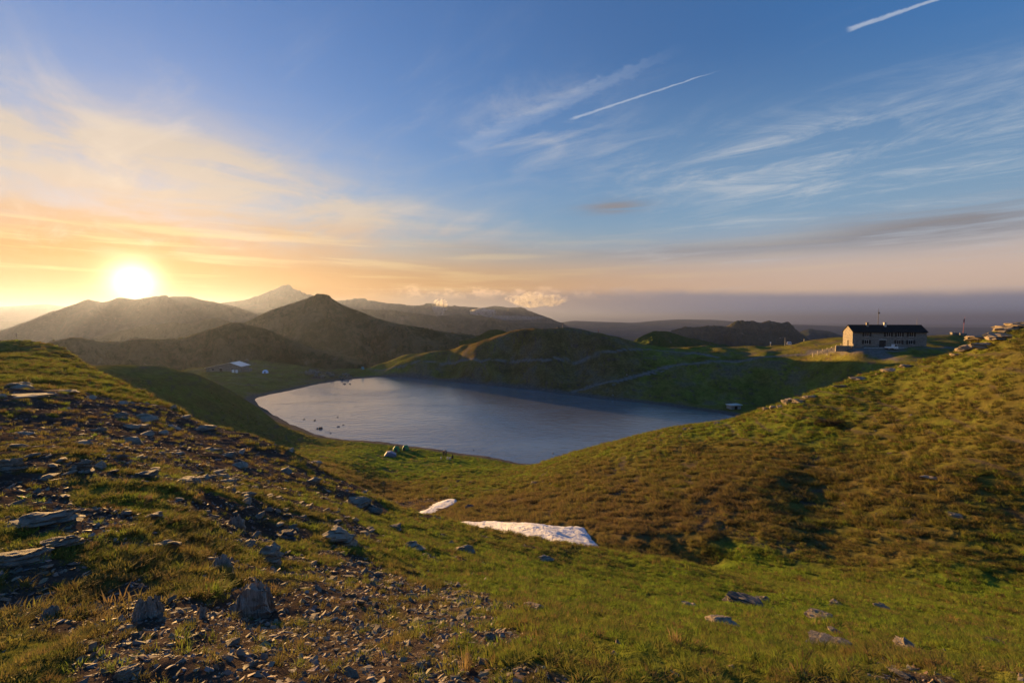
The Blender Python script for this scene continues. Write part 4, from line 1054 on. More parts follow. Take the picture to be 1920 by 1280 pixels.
# ------------------------------------------------------------------ people
def person(p, rz, joints, edges, label, top, legs, hair=M['hair']):
    """one continuous skinned body; joints: name -> (x, y, z, radius)"""
    names = list(joints); me = bpy.data.meshes.new('body')
    me.from_pydata([joints[n][:3] for n in names], [(names.index(a), names.index(b)) for a, b in edges], [])
    tmp = bpy.data.objects.new('tmp', me); COL.objects.link(tmp)
    tmp.modifiers.new('skin', 'SKIN'); sub = tmp.modifiers.new('sub', 'SUBSURF'); sub.levels = 2; sub.render_levels = 2
    for i, n in enumerate(names):
        sv = me.skin_vertices[0].data[i]; sv.radius = (joints[n][3], joints[n][3] * (0.72 if n in ('chest', 'pelvis', 'belly') else 1)); sv.use_root = (n == 'pelvis')
    dg = bpy.context.evaluated_depsgraph_get(); dg.update()
    out = bpy.data.meshes.new_from_object(tmp.evaluated_get(dg)); bpy.data.objects.remove(tmp)
    for m in (M['skin'], top, legs, M['black']): out.materials.append(m)
    hz = joints['pelvis'][2]; nk = Vector(joints['neck'][:3]); hands = [Vector(joints[k][:3]) for k in joints if k.startswith('hand')]; feet = [Vector(joints[k][:3]) for k in joints if k.startswith('toe') or k.startswith('ankle')]
    legpts = [Vector(joints[k][:3]) for k in joints if k[:4] in ('knee', 'ankl', 'toe_', 'hip_')] + [Vector(joints['pelvis'][:3])]
    toppts = [Vector(joints[k][:3]) for k in joints if k[:4] in ('ches', 'bell', 'elbo', 'shou')]
    for f in out.polygons:
        c = f.center; f.use_smooth = True
        if c.z > nk.z + 0.01: f.material_index = 0
        elif any((c - h).length < 0.09 for h in hands): f.material_index = 0
        elif any((c - h).length < 0.12 for h in feet): f.material_index = 3
        else: f.material_index = 1 if min((c - q).length for q in toppts) < min((c - q).length for q in legpts) else 2
    root = empty('person', p, rz, label, 'person')
    link(bpy.data.objects.new('body', out), root)
    hd = Vector(joints['head'][:3])
    MB().ball(hd + Vector((0, 0.015, 0.045)), (0.093, 0.108, 0.10), 12, 9).build('hair', hair, root, smooth=True)
    return root
EDG = [('pelvis', 'belly'), ('belly', 'chest'), ('chest', 'neck'), ('neck', 'head')] + [e for s in 'lr' for e in (('chest', 'shoulder_' + s), ('shoulder_' + s, 'elbow_' + s), ('elbow_' + s, 'hand_' + s), ('pelvis', 'hip_' + s), ('hip_' + s, 'knee_' + s), ('knee_' + s, 'ankle_' + s), ('ankle_' + s, 'toe_' + s))]
def standing(stride=0.0, arm=0.0):
    J = dict(pelvis=(0, 0, .95, .15), belly=(0, 0, 1.1, .14), chest=(0, 0, 1.32, .16), neck=(0, -.01, 1.50, .06), head=(0, -.03, 1.62, .10))
    for s, q in (('l', 1), ('r', -1)):
        J['shoulder_' + s] = (q * .18, 0, 1.42, .065); J['elbow_' + s] = (q * .25, arm * .5 + q * stride * .3, 1.15, .05); J['hand_' + s] = (q * .22, -.10 - arm * .6 + q * stride * .5, .92 + abs(arm) * .2, .045)
        J['hip_' + s] = (q * .10, 0, .88, .10); J['knee_' + s] = (q * .11, -.02 - q * stride * .5, .48, .07); J['ankle_' + s] = (q * .12, .02 - q * stride, .09, .05); J['toe_' + s] = (q * .13, -.15 - q * stride, .04, .045)
    return J
def sitting():
    J = dict(pelvis=(0, 0, .14, .16), belly=(0, .02, .30, .15), chest=(0, 0.0, .52, .16), neck=(0, -.04, .69, .06), head=(0, -.08, .81, .10))
    for s, q in (('l', 1), ('r', -1)):
        J['shoulder_' + s] = (q * .18, -.02, .62, .065); J['elbow_' + s] = (q * .25, -.16, .40, .05); J['hand_' + s] = (q * .12, -.38, .42, .045)
        J['hip_' + s] = (q * .11, -.04, .13, .10); J['knee_' + s] = (q * .14, -.42, .42, .07); J['ankle_' + s] = (q * .13, -.50, .08, .05); J['toe_' + s] = (q * .14, -.66, .04, .045)
    return J
person(on(832, 859.5), R(40), standing(0.05, 0.2), EDG, 'person in dark clothes standing on the near shore beside the bags', M['navy'], M['black'])
person(on(836, 857.0), R(-30), standing(0.04, -0.1), EDG, 'person in a grey top standing just behind the dark camper', M['grey'], M['black'])
person(on(849, 860), R(-60), sitting(), EDG, 'person in dark clothes sitting on the grass right of the standing campers', M['navy'], M['black'])
person(on(1122, 622.5, 222), R(70), standing(0.22, 0.0), EDG, 'walker in a rust red top on the right flank of the far hill', M['rust'], M['black'])
def backpack(p, rz, label, mat, s=1.0):
    r = empty('backpack', p, rz, label, 'backpack')
    MB().box(-.17 * s, .17 * s, -.13 * s, .13 * s, -.03, .50 * s).build('pack_body', mat, r, 0.06, True)
    MB().box(-.15 * s, .15 * s, -.21 * s, -.135 * s, .05, .28 * s).build('front_pocket', mat, r, 0.03, True)
    MB().box(-.18 * s, .18 * s, -.15 * s, .15 * s, .505 * s, .60 * s).build('top_lid', mat, r, 0.04, True)
backpack(on(827, 860.5), R(10), 'pale bag on the grass left of the campers', M['pack'], 0.75)
backpack(on(839, 861), R(-20), 'pale canvas pack at the feet of the standing campers', M['pack'], 0.9)
backpack(on(843.5, 861.5), R(40), 'pale canvas pack next to the sitting camper', M['pack'], 0.8)
# ------------------------------------------------------------------ rocks
def rock_mesh(seed, kind, sub=3, name='rock'):
    """unit rock about 1 x 1 x 1, resting on z = 0 (sunk a little); kind: slab, upright, boulder"""
    rnd = np.random.RandomState(seed)
    bm = bmesh.new(); bmesh.ops.create_icosphere(bm, subdivisions=sub, radius=1.0)
    P = np.array([v.co[:] for v in bm.verts])
    p = 3.0 if kind == 'boulder' else 6.0
    P = P / (np.abs(P) ** p).sum(1)[:, None] ** (1 / p)
    n = 9 if kind == 'boulder' else 12
    for i in range(n):
        d = rnd.normal(size=3)
        if kind == 'upright': d[2] *= 0.35
        if kind == 'slab': d[2] *= 0.6
        d /= np.linalg.norm(d); c = rnd.uniform(0.55, 0.95)
        h = P @ d - c; P = P - np.maximum(h, 0)[:, None] * d * 0.92
    ax = np.array({'slab': (0.25, 0.15, 1.0), 'upright': (1.0, 0.35, 0.18), 'boulder': (0.2, 0.5, 0.8)}[kind]); ax = ax / np.linalg.norm(ax)
    b = P @ ax
    k = 7 if kind != 'boulder' else 4
    lay = np.floor(b * k + rnd.uniform(0, 1)); off = np.array([rnd.uniform(-1, 1, 3) for _ in range(40)])[(lay.astype(int) + 20) % 40]
    off = off - (off @ ax)[:, None] * ax
    P = P + off * (0.17 if kind != 'boulder' else 0.05)
    nz = fbm(P[:, 0] * 1.7 + seed, P[:, 1] * 1.7 + P[:, 2] * 2.1, 4)
    P = P * (1 + 0.34 * nz[:, None])
    if kind == 'upright':
        P[:, 0] += 0.2 * (P[:, 2]); P[:, :2] *= (1.05 - 0.38 * np.clip(P[:, 2:3], -1, 1)); P[:, 2] += 0.75 * fbm(P[:, 0] * 3.1 + seed, P[:, 1] * 1.2, 3) * np.clip(P[:, 2] + .3, 0, 1)
    P -= P.mean(0); P[:, 0] /= np.ptp(P[:, 0]); P[:, 1] /= np.ptp(P[:, 1]); P[:, 2] /= np.ptp(P[:, 2])
    P[:, 2] += 0.5
    for v, q in zip(bm.verts, P): v.co = q
    bmesh.ops.recalc_face_normals(bm, faces=bm.faces)
    me = bpy.data.meshes.new(name); bm.to_mesh(me); bm.free()
    return me
def put_rock(name, p, w, d, h, seed, kind, mat, label=None, cat='rock', group=None, rz=0, tilt=(0, 0), sink=0.25, sub=3):
    me = rock_mesh(seed, kind, sub, name); me.materials.append(mat)
    o = link(bpy.data.objects.new(name, me))
    o.location = (p[0], p[1], p[2] - h * sink); o.scale = (w, d, h * (1 + sink)); o.rotation_euler = (tilt[0], tilt[1], rz)
    return tag(o, label, cat, group)
def px_rock(px, py, w, h, kind, label, mat=ROCK, name=None, group=None, seed=None, rz=None, depth=0.8, cat='rock', tilt=(0, 0)):
    """py is the foot of the rock in the photograph, w and h its size there"""
    p = hit(px, py); m = p.y / FPX
    W = w * m; H = h * m
    s = seed if seed is not None else int(px * 7 + py)
    p2 = p + Vector((p.x, p.y, 0)).normalized() * (W * depth * 0.35)
    z = min(p.z, ground(p2.x, p2.y)) if p.y < 40 else ground(p2.x, p2.y)
    return put_rock(name or {'slab': 'slate_slab', 'upright': 'slate_outcrop', 'boulder': 'boulder'}[kind], (p2.x, p2.y, z), W, W * depth, H * (0.62 if kind == 'upright' else 0.6 if p.y < 40 else 0.5 if px > 1780 else 0.65), s, kind, mat, label, cat, group, rz if rz is not None else (s % 60 - 30) * 0.02 - p.x / max(p.y, 1) * 0.5, tilt, (1.0 if kind == 'slab' else 0.55) if p.y < 40 else 0.7, 4 if p.y < 14 else 3)
FORE = [
 (468, 1160, 100, 98, 'upright', 'tall pale ribbed slate outcrop standing in the lower left scree', ROCK),
 (640, 1020, 80, 50, 'slab', 'broad pale jagged slate slab on the slope below the gully', ROCK_PALE),
 (275, 1158, 60, 62, 'upright', 'upright grey slate rib left of the tall ribbed outcrop', ROCK),
 (412, 1072, 56, 44, 'upright', 'pale fluted slate rib above the tall ribbed outcrop', ROCK),
 (505, 1058, 62, 50, 'slab', 'splintered brown slate block under a dark turf edge', ROCK_PALE),
 (440, 985, 42, 34, 'upright', 'pale pointed stone among turf above the fluted rib', ROCK),
 (45, 1060, 92, 34, 'slab', 'long smooth tilted slab near the left edge', ROCK),
 (118, 1030, 66, 30, 'slab', 'rounded grey slab right of the long tilted slab', ROCK),
 (300, 1035, 66, 34, 'slab', 'low cracked slate cluster below the mossy turf', ROCK),
 (85, 985, 116, 40, 'slab', 'wide dark streaked slab on the left slope', ROCK),
 (152, 880, 36, 26, 'slab', 'layered blue grey slate block beside a dark turf bank', ROCK),
 (285, 975, 44, 18, 'slab', 'flat pale stone in turf above the cracked cluster', ROCK_PALE),
 (22, 885, 48, 40, 'slab', 'grey layered outcrop cut by the left edge', ROCK),
 (870, 1036, 42, 22, 'boulder', 'single pale wedge shaped stone in green grass below the snow', ROCK_PALE),
 (775, 1030, 42, 20, 'slab', 'flat pale slab left of the wedge shaped stone', ROCK_PALE),
 (741, 992, 30, 14, 'slab', 'small blue grey slab near the crest before the gully', ROCK),
 (92, 1160, 32, 36, 'upright', 'small upright stone in dark turf at lower left', ROCK),
 (240, 1272, 42, 24, 'boulder', 'orange lit block at the bottom edge left of centre', ROCK_PALE),
 (470, 1252, 28, 18, 'boulder', 'rounded brown stone in the scree near the bottom', ROCK_PALE),
 (1022, 1053, 34, 13, 'slab', 'low brown stone on the green crest below the snow', ROCK_PALE),
 (1000, 1146, 52, 16, 'slab', 'flat orange lit slab in the middle of the green slope', ROCK_PALE),
 (1395, 1136, 80, 24, 'slab', 'long dark overhanging ledge in green grass right of centre', ROCK_DARK),
 (1350, 1172, 68, 20, 'slab', 'flat brown ledge below the dark overhanging ledge', ROCK_PALE),
 (1540, 1162, 58, 14, 'slab', 'flat tan slab in the meadow turf', ROCK_PALE),
 (1572, 1136, 30, 9, 'slab', 'thin pale slab above the tan slab', ROCK),
 (1706, 1216, 58, 18, 'slab', 'long tilted slab casting a shadow at lower right', ROCK_PALE),
 (1650, 1142, 26, 15, 'boulder', 'small bright tan stone at the meadow edge', ROCK_PALE),
 (1562, 1214, 88, 13, 'slab', 'long thin rock edge running through the turf at lower right', ROCK),
 (1516, 1222, 20, 9, 'boulder', 'small grey stone left of the long tilted slab', ROCK),
 (1868, 1212, 42, 13, 'slab', 'grey flat stone near the right edge', ROCK),
 (920, 1200, 24, 17, 'boulder', 'dark purple stone on bare soil in the lower centre', ROCK),
 (1128, 1152, 16, 17, 'upright', 'small upright stone right of the orange slab', ROCK),
 (530, 1018, 52, 26, 'slab', 'black shaded rock under the turf edge above the brown block', ROCK_DARK),
 (665, 950, 62, 26, 'slab', 'rough broken ledge at the crest left of the gully', ROCK),
 (700, 962, 40, 24, 'boulder', 'blocky stone at the end of the broken ledge', ROCK),
 (272, 790, 44, 20, 'slab', 'low sunlit ledge high on the left ridge', ROCK_PALE),
 (222, 782, 34, 16, 'slab', 'layered ledge left of the sunlit ledge', ROCK),
 (385, 806, 40, 16, 'slab', 'broken pale ledge near the left ridge crest', ROCK_PALE),
 (428, 856, 34, 14, 'slab', 'grey slab below the left ridge crest', ROCK),
 (430, 905, 30, 12, 'slab', 'pale tilted plate in the middle of the left slope', ROCK_PALE),
 (350, 905, 56, 14, 'slab', 'dark flat ledge in the middle of the left slope', ROCK),
 (270, 895, 40, 15, 'slab', 'grey plate left of the dark flat ledge', ROCK),
 (585, 905, 34, 16, 'slab', 'small broken slab just below the crest', ROCK_PALE),
 (40, 748, 84, 8, 'slab', 'long pale bedrock strip at the upper left', ROCK_PALE),
 (110, 735, 60, 8, 'slab', 'thin pale bedrock strip above the longest strip', ROCK_PALE),
 (30, 722, 50, 7, 'slab', 'short pale bedrock strip near the left edge', ROCK_PALE),
 (375, 1158, 34, 34, 'upright', 'narrow upright splinter left of the tall ribbed outcrop', ROCK),
 (355, 1172, 22, 20, 'boulder', 'brown stone at the foot of the narrow splinter', ROCK_PALE),
 (1430, 1128, 30, 14, 'slab', 'grey stone at the right end of the dark ledge', ROCK),
 (1290, 1140, 40, 12, 'slab', 'low brown stone left of the dark overhanging ledge', ROCK_PALE),
 (700, 1180, 26, 12, 'slab', 'small plate on bare soil left of the lower centre', ROCK),
 (560, 1170, 30, 12, 'slab', 'tan plate right of the tall ribbed outcrop', ROCK_PALE),
 (1480, 1265, 26, 12, 'slab', 'half buried plate at the bottom edge right of centre', ROCK),
]
for i, (px, py, w, h, k, lab, mt) in enumerate(FORE):
    px_rock(px, py, w, h, k, lab, ROCK_RIB if k == 'upright' else mt, seed=100 + i, group='rocks on the near slope')
RIGHT = [
 (1477, 757, 21, 17, 'boulder', 'large rounded boulder on the crest of the right hill', ROCK_PALE),
 (1497, 757, 24, 9, 'slab', 'flat rock just right of the large crest boulder', ROCK_PALE),
 (1463, 765, 12, 9, 'boulder', 'small block left of the large crest boulder', ROCK_PALE),
 (1449, 767, 12, 9, 'boulder', 'pale block two stones left of the large crest boulder', ROCK_PALE),
 (1436, 769, 12, 8, 'boulder', 'grey block at the lower end of the crest stones', ROCK),
 (1520, 747, 26, 6, 'slab', 'thin ledge on the crest above the boulders', ROCK_PALE),
 (1575, 728, 26, 7, 'slab', 'low ledge on the right crest below the refuge', ROCK),
 (1610, 713, 34, 7, 'slab', 'long low ledge on the right crest', ROCK),
 (1665, 698, 30, 9, 'slab', 'sunlit ledge on the right crest under the gravel yard', ROCK_PALE),
 (1700, 690, 24, 7, 'slab', 'small ledge higher on the right crest', ROCK_PALE),
 (1347, 795, 18, 6, 'slab', 'flat grey stone low on the right crest', ROCK),
 (1295, 805, 8, 5, 'boulder', 'small pale stone at the lower end of the right crest', ROCK_PALE),
 (1284, 806, 9, 6, 'boulder', 'small grey stone at the lower end of the right crest', ROCK),
 (1815, 658, 38, 18, 'boulder', 'sunlit block at the foot of the summit rocks on the right', ROCK_PALE),
 (1845, 655, 40, 18, 'slab', 'second block of the summit rocks on the right', ROCK_PALE),
 (1838, 640, 44, 16, 'slab', 'stepped ledge of the summit rocks', ROCK_PALE),
 (1872, 640, 50, 20, 'slab', 'broad layered ledge of the summit rocks', ROCK_PALE),
 (1890, 622, 52, 16, 'slab', 'upper ledge of the summit rocks', ROCK_PALE),
 (1912, 613, 40, 14, 'slab', 'topmost rock at the right edge', ROCK_PALE),
 (1795, 668, 26, 8, 'slab', 'low ledge left of the summit rocks', ROCK_PALE),
 (1742, 900, 32, 12, 'slab', 'reddish stone in the brown flank of the right hill', ROCK_PALE),
 (1790, 970, 30, 8, 'slab', 'dark flat stone on the lower right flank', ROCK),
 (880, 955, 18, 12, 'boulder', 'dark boulder between the two snow patches', ROCK_DARK),
 (860, 903, 9, 5, 'boulder', 'dark stone on the grass above the small snow patch', ROCK_DARK),
 (883, 905, 8, 4, 'boulder', 'second dark stone above the small snow patch', ROCK_DARK),
 (1003, 908, 16, 8, 'boulder', 'grey stone low on the flank above the large snow patch', ROCK),
 (1149, 743, 5, 5, 'boulder', 'pale stone on the bank of the far shore', ROCK_PALE),
 (1175, 704.5, 3.5, 5, 'upright', 'pale stone marker beside the rising path', ROCK_PALE),
 (463, 677, 9, 7, 'boulder', 'grey boulder on the slope above the stone hut', ROCK),
 (1019, 613.5, 5, 3, 'boulder', 'low dark cairn on the hilltop left of the signpost', ROCK_DARK),
 (1047, 613.8, 6, 3, 'boulder', 'low dark cairn at the foot of the hilltop signpost', ROCK_DARK),
]
for i, (px, py, w, h, k, lab, mt) in enumerate(RIGHT):
    px_rock(px, py, w, h, k, lab, mt, seed=300 + i, group=None)
def lake_rocks():
    for i, (px, py, w, h, lab) in enumerate(((601, 803, 9, 6, 'largest dark boulder standing in the lake off the left shore'), (595, 804, 5, 4, 'dark stone left of the largest boulder in the lake'), (590, 788, 5, 3, 'dark stone in the lake above the largest boulder'),
                                             (634, 800, 6, 3, 'dark stone in the lake right of the largest boulder'), (644, 796.5, 5, 2.5, 'flat dark stone farthest from the left shore'), (633, 782, 4, 2.5, 'small dark stone farther out in the lake'), (570, 786, 4, 2.5, 'small dark stone near the left shore of the lake'), (620, 812, 4, 2.5, 'small dark stone nearest the near shore'), (502, 773, 5, 4, 'dark stone where the left bank meets the lake'), (646, 720, 5, 3, 'small dark stone in the water off the rocky point'), (656, 720, 5, 2.5, 'flat dark stone at the tip of the rocky point'), (1037, 850, 5, 2.5, 'lone dark stone in the lake off the right shore'), (888, 843.5, 4, 2, 'tiny dark stone in the lake near the campers'))):
        q = on_level(px, py, 0); m = q[1] / FPX
        put_rock('lake_stone', (q[0], q[1], -0.15), w * m, w * m * .8, h * m * .7 + .08, 500 + i, 'boulder', ROCK_DARK, lab, 'rock', 'stones standing in the lake', i * 1.1, sink=0.5, sub=2)
    rnd = random.Random(4); cnt = 0
    for i in range(46):
        px = rnd.uniform(570, 658); t = (px - 570) / 88
        lo = 700 + 16 * t; hi = 694 + 4 * abs(t - .5) + 8 * t
        py = rnd.uniform(hi, lo + 4 * (1 - abs(t - .6)))
        q = hit(px, py)
        if q.z < 0.1: continue
        s = rnd.uniform(0.7, 2.0)
        put_rock('shore_rock', q, s * 1.3, s, s * rnd.uniform(.6, .95), 540 + i, 'boulder', ROCK, 'grey rock of the rocky point at the far left shore', 'rock', 'rocks of the rocky point on the far shore', rnd.uniform(0, 6), sub=2, sink=.3)
lake_rocks()

# ------------------------------------------------------------------ dark shrub on the right hill
def leaf_mat(name, c, tr=0.35):
    m, b = new_mat(name)
    t = attr('tint', 'INSTANCER') if c is None else None
    nd = m.node_tree.nodes; ln = m.node_tree.links
    if c is not None:
        t = mix(noise(texco(), 6, 3).step(0.3, 0.7), tuple(x * .6 for x in c), tuple(x * 1.4 for x in c))
    setp(b, col=t, rough=0.85, spec=0.05)
    tl = nd.new('ShaderNodeBsdfTranslucent'); ln.new(t.s, tl.inputs[0])
    mx = nd.new('ShaderNodeMixShader'); mx.inputs[0].default_value = tr
    ln.new(b.outputs[0], mx.inputs[1]); ln.new(tl.outputs[0], mx.inputs[2]); ln.new(mx.outputs[0], nd['Material Output'].inputs[0])
    return m
def build_shrub():
    p = hit(1562, 797); rnd = random.Random(8)
    root = empty('heath_shrub', p, 0, 'dark brown low shrub on the upper flank of the right hill', 'shrub')
    st = MB()
    for i in range(26):
        a = rnd.uniform(0, 6.28); r = rnd.uniform(.3, 1.8); h = rnd.uniform(.35, .8)
        e = Vector((math.cos(a) * r, math.sin(a) * r * .6, h)); st.tube([(e.x * .3, e.y * .3, -.1), e * .6, e], [.03, .02, .008], 5)
    st.build('stem', M['wood'], root)
    V = []; F = []
    for i in range(5200):
        a = rnd.uniform(0, 6.28); r = 1.9 * math.sqrt(rnd.random()); k = 1 - (r / 1.95) ** 2
        c = Vector((math.cos(a) * r, math.sin(a) * r * .62, (0.12 + 0.75 * k) * rnd.uniform(.15, 1.0) * (0.8 + .35 * math.sin(a * 3 + r * 4))))
        d = Vector((rnd.gauss(0, 1), rnd.gauss(0, 1), rnd.gauss(0.5, 1))).normalized(); s = d.orthogonal().normalized() * rnd.uniform(.012, .022); L = rnd.uniform(.05, .11)
        b = len(V); V += [c - s, c + s, c + d * L]; F.append((b, b + 1, b + 2))
    link(bpy.data.objects.new('foliage', np_mesh('foliage', [tuple(v) for v in V], np.array(F), leaf_mat('dry_heath_leaf', (0.045, 0.033, 0.014)), False)), root)
build_shrub()

# ------------------------------------------------------------------ turf: tufts of short alpine grass, and scree
def tuft_mesh(seed, n, h, spread, lean, w):
    rnd = random.Random(seed); V = []; F = []
    for i in range(n):
        a = rnd.uniform(0, 6.28); r = spread * math.sqrt(rnd.random())
        b = Vector((math.cos(a) * r, math.sin(a) * r, -0.08)); hh = h * rnd.uniform(.45, 1.0); ln = lean * rnd.uniform(.3, 1.3)
        a2 = a + rnd.gauss(0, .8); d = Vector((math.cos(a2), math.sin(a2), 0)); s = Vector((-d.y, d.x, 0)) * w * rnd.uniform(.6, 1.2)
        m = b + d * ln * .35 * hh + Vector((0, 0, hh * .6)); t = b + d * ln * hh + Vector((0, 0, hh * rnd.uniform(.85, 1.0)))
        k = len(V); V += [b - s, b + s, m - s * .7, m + s * .7, t]
        F += [(k, k + 1, k + 3), (k, k + 3, k + 2), (k + 2, k + 3, k + 4)]
    return [tuple(v) for v in V], np.array(F)
def shard_mesh(seed):
    rnd = np.random.RandomState(seed)
    bm = bmesh.new(); 
    P = rnd.uniform(-1, 1, (11, 3)); P = P / np.abs(P).max(1)[:, None] * rnd.uniform(.7, 1, (11, 1)); P *= (0.6, 0.38, 0.14)
    for q in P: bm.verts.new(q)
    bmesh.ops.convex_hull(bm, input=bm.verts)
    for v in [v for v in bm.verts if not v.link_faces]: bm.verts.remove(v)
    me = bpy.data.meshes.new('slate_fragment'); bm.to_mesh(me); bm.free(); return me
LEAF = leaf_mat('turf_blade', None, 0.4)
def frag_mat():
    m, b = new_mat('slate_scree')
    t = attr('tint', 'INSTANCER')
    setp(b, col=mix(1.0, t, mix(noise(texco(), 5, 4, .7), (0.6, 0.6, 0.6), (1.3, 1.3, 1.3)), 'MULTIPLY'), rough=0.8, spec=0.3)
    return m
TUFTS = bpy.data.collections.new('tuft_kinds'); SHARDS = bpy.data.collections.new('shard_kinds')
for i in range(6):
    V, F = tuft_mesh(i, 46, 1.0, 0.62, 0.75, 0.035)
    o = bpy.data.objects.new('tuft_%d' % i, np_mesh('tuft', V, F, LEAF, False)); TUFTS.objects.link(o)
_fm = frag_mat()
SHARD_ME = [shard_mesh(900 + i) for i in range(8)]
for i, me in enumerate(SHARD_ME):
    m2 = me.copy(); m2.materials.append(_fm)
    o = bpy.data.objects.new('shard_%d' % i, m2); SHARDS.objects.link(o)
def scatter_tree(name, coll):
    t = bpy.data.node_groups.new(name, 'GeometryNodeTree')
    t.interface.new_socket('Geometry', in_out='INPUT', socket_type='NodeSocketGeometry'); t.interface.new_socket('Geometry', in_out='OUTPUT', socket_type='NodeSocketGeometry')
    nd = t.nodes; L = t.links
    i = nd.new('NodeGroupInput'); o = nd.new('NodeGroupOutput')
    ci = nd.new('GeometryNodeCollectionInfo'); ci.inputs['Collection'].default_value = coll; ci.inputs['Separate Children'].default_value = True; ci.inputs['Reset Children'].default_value = True
    ip = nd.new('GeometryNodeInstanceOnPoints'); ip.inputs['Pick Instance'].default_value = True
    def named(n, typ):
        a = nd.new('GeometryNodeInputNamedAttribute'); a.data_type = typ; a.inputs[0].default_value = n; return a.outputs[0]
    mp = nd.new('GeometryNodeMeshToPoints')
    L.new(i.outputs[0], mp.inputs['Mesh']); L.new(mp.outputs[0], ip.inputs['Points'])
    L.new(ci.outputs[0], ip.inputs['Instance']); L.new(named('kind_index', 'INT'), ip.inputs['Instance Index'])
    e = nd.new('FunctionNodeEulerToRotation'); L.new(named('turn', 'FLOAT_VECTOR'), e.inputs[0]); L.new(e.outputs[0], ip.inputs['Rotation'])
    L.new(named('size', 'FLOAT_VECTOR'), ip.inputs['Scale'])
    L.new(ip.outputs[0], o.inputs[0])
    return t
def scatter(name, P, turn, size, idx, tint, coll, label, cat):
    me = bpy.data.meshes.new(name); me.vertices.add(len(P)); me.vertices.foreach_set('co', P.astype(np.float32).ravel())
    a = me.attributes.new('turn', 'FLOAT_VECTOR', 'POINT'); a.data.foreach_set('vector', turn.astype(np.float32).ravel())
    a = me.attributes.new('size', 'FLOAT_VECTOR', 'POINT'); a.data.foreach_set('vector', size.astype(np.float32).ravel())
    a = me.attributes.new('kind_index', 'INT', 'POINT'); a.data.foreach_set('value', idx.astype(np.int32))
    color_attr(me, 'tint', tint)
    o = link(bpy.data.objects.new(name, me)); m = o.modifiers.new('scatter', 'NODES'); m.node_group = scatter_tree(name + '_scatter', coll)
    tag(o, label, cat, kind='stuff'); return o
RG = np.random.RandomState(5)
def ring(r0, r1, dens, az=(-53, 53)):
    a0, a1 = R(az[0]), R(az[1]); n = int((r1 ** 2 - r0 ** 2) / 2 * (a1 - a0) * dens)
    r = np.sqrt(RG.uniform(r0 ** 2, r1 ** 2, n)); a = RG.uniform(a0, a1, n)
    return np.sin(a) * r, np.cos(a) * r, r
def keep_off(x, y):
    k = lake_sd(x, y) > 3.0
    for poly in SNOW_POLYS:
        m = (np.abs(x - poly[:, 0].mean()) < 20) & (np.abs(y - poly[:, 1].mean()) < 20)
        if m.any():
            s = np.ones(len(x)); s[m] = poly_sd(x[m], y[m], poly); k &= s > 0.3
    return k
def build_turf():
    PP, TT, SS, II, CC = [], [], [], [], []
    for r0, r1, dens, lo, hi in ((1.2, 4, 900, .018, .045), (4, 8, 420, .028, .06), (8, 15, 150, .04, .085), (15, 22, 60, .06, .12), (22, 34, 40, .09, .19), (34, 52, 21, .13, .27), (52, 82, 8, .18, .34), (82, 128, 1.0, .2, .36)):
        x, y, r = ring(r0, r1, dens)
        s, gr, z0 = soil_mask(x, y)
        clump = fbm(x / 0.55, y / 0.55, 3) if r1 <= 22 else fbm(x / 1.25, y / 1.25, 2)
        k = (RG.uniform(0, 1, len(x)) > s * 0.92) & keep_off(x, y) & (clump > (RG.uniform(-.6, .3, len(x)) if r1 <= 22 else RG.uniform(-.3, .15, len(x))))
        x, y, gr, z0, clump = x[k], y[k], gr[k], z0[k], clump[k]; n = len(x)
        z = height(x, y)
        if r1 > 30:
            q = sheep_tracks(x, y, z) < RG.uniform(0.1, 1.2, n)
            x, y, gr, z0, clump, z = x[q], y[q], gr[q], z0[q], clump[q], z[q]; n = len(x)
        h = RG.uniform(lo, hi, n) * (1 + 0.6 * np.clip(clump, -.5, 1)) * (1 + 0.3 * (gr < .45))
        wid = h * RG.uniform(0.9, 1.6, n) * (1.25 if r1 <= 15 else 1.0)
        PP.append(np.stack([x, y, z - 0.0], 1)); TT.append(np.stack([RG.uniform(-.15, .15, n), RG.uniform(-.15, .15, n), RG.uniform(0, 6.28, n)], 1))
        SS.append(np.stack([wid, wid, h], 1)); II.append(RG.randint(0, 6, n))
        g2 = gr + 0.30 * fbm(x / 7, y / 7, 3) + RG.normal(0, .16, n) + 0.3 * fbm(x / 0.8, y / 0.8, 2)
        c = grass_colour(g2) * RG.uniform(1.0, 1.95, (n, 1))
        old = RG.uniform(0, 1, n) < 0.14
        c[old] = np.array((0.20, 0.145, 0.06)) * RG.uniform(.6, 1.2, (old.sum(), 1))
        CC.append(c)
    P = np.concatenate(PP); print('tufts', len(P))
    scatter('turf_grass', P, np.concatenate(TT), np.concatenate(SS), np.concatenate(II), np.concatenate(CC), TUFTS, 'short green and brown alpine turf covering the slopes', 'grass')
build_turf()
def build_stalks():
    """a few taller dry stalks and clumps close by"""
    x, y, r = ring(1.6, 9, 6.0)
    k = fbm(x / 1.5, y / 1.5, 2) > 0.22; x, y = x[k], y[k]
    s, gr, _ = soil_mask(x, y); n = len(x); z = height(x, y)
    h = RG.uniform(.07, .16, n); wid = h * RG.uniform(.25, .5, n)
    c = np.array((0.15, 0.16, 0.045)) * RG.uniform(.6, 1.4, (n, 1)); d = RG.uniform(0, 1, n) < .4; c[d] = np.array((0.26, 0.19, 0.09))
    scatter('tall_grass', np.stack([x, y, z], 1), np.stack([RG.uniform(-.2, .2, n), RG.uniform(-.2, .2, n), RG.uniform(0, 6.28, n)], 1), np.stack([wid, wid, h], 1), RG.randint(0, 6, n), c, TUFTS, 'taller pale grass stalks standing out of the near turf', 'grass')
build_stalks()
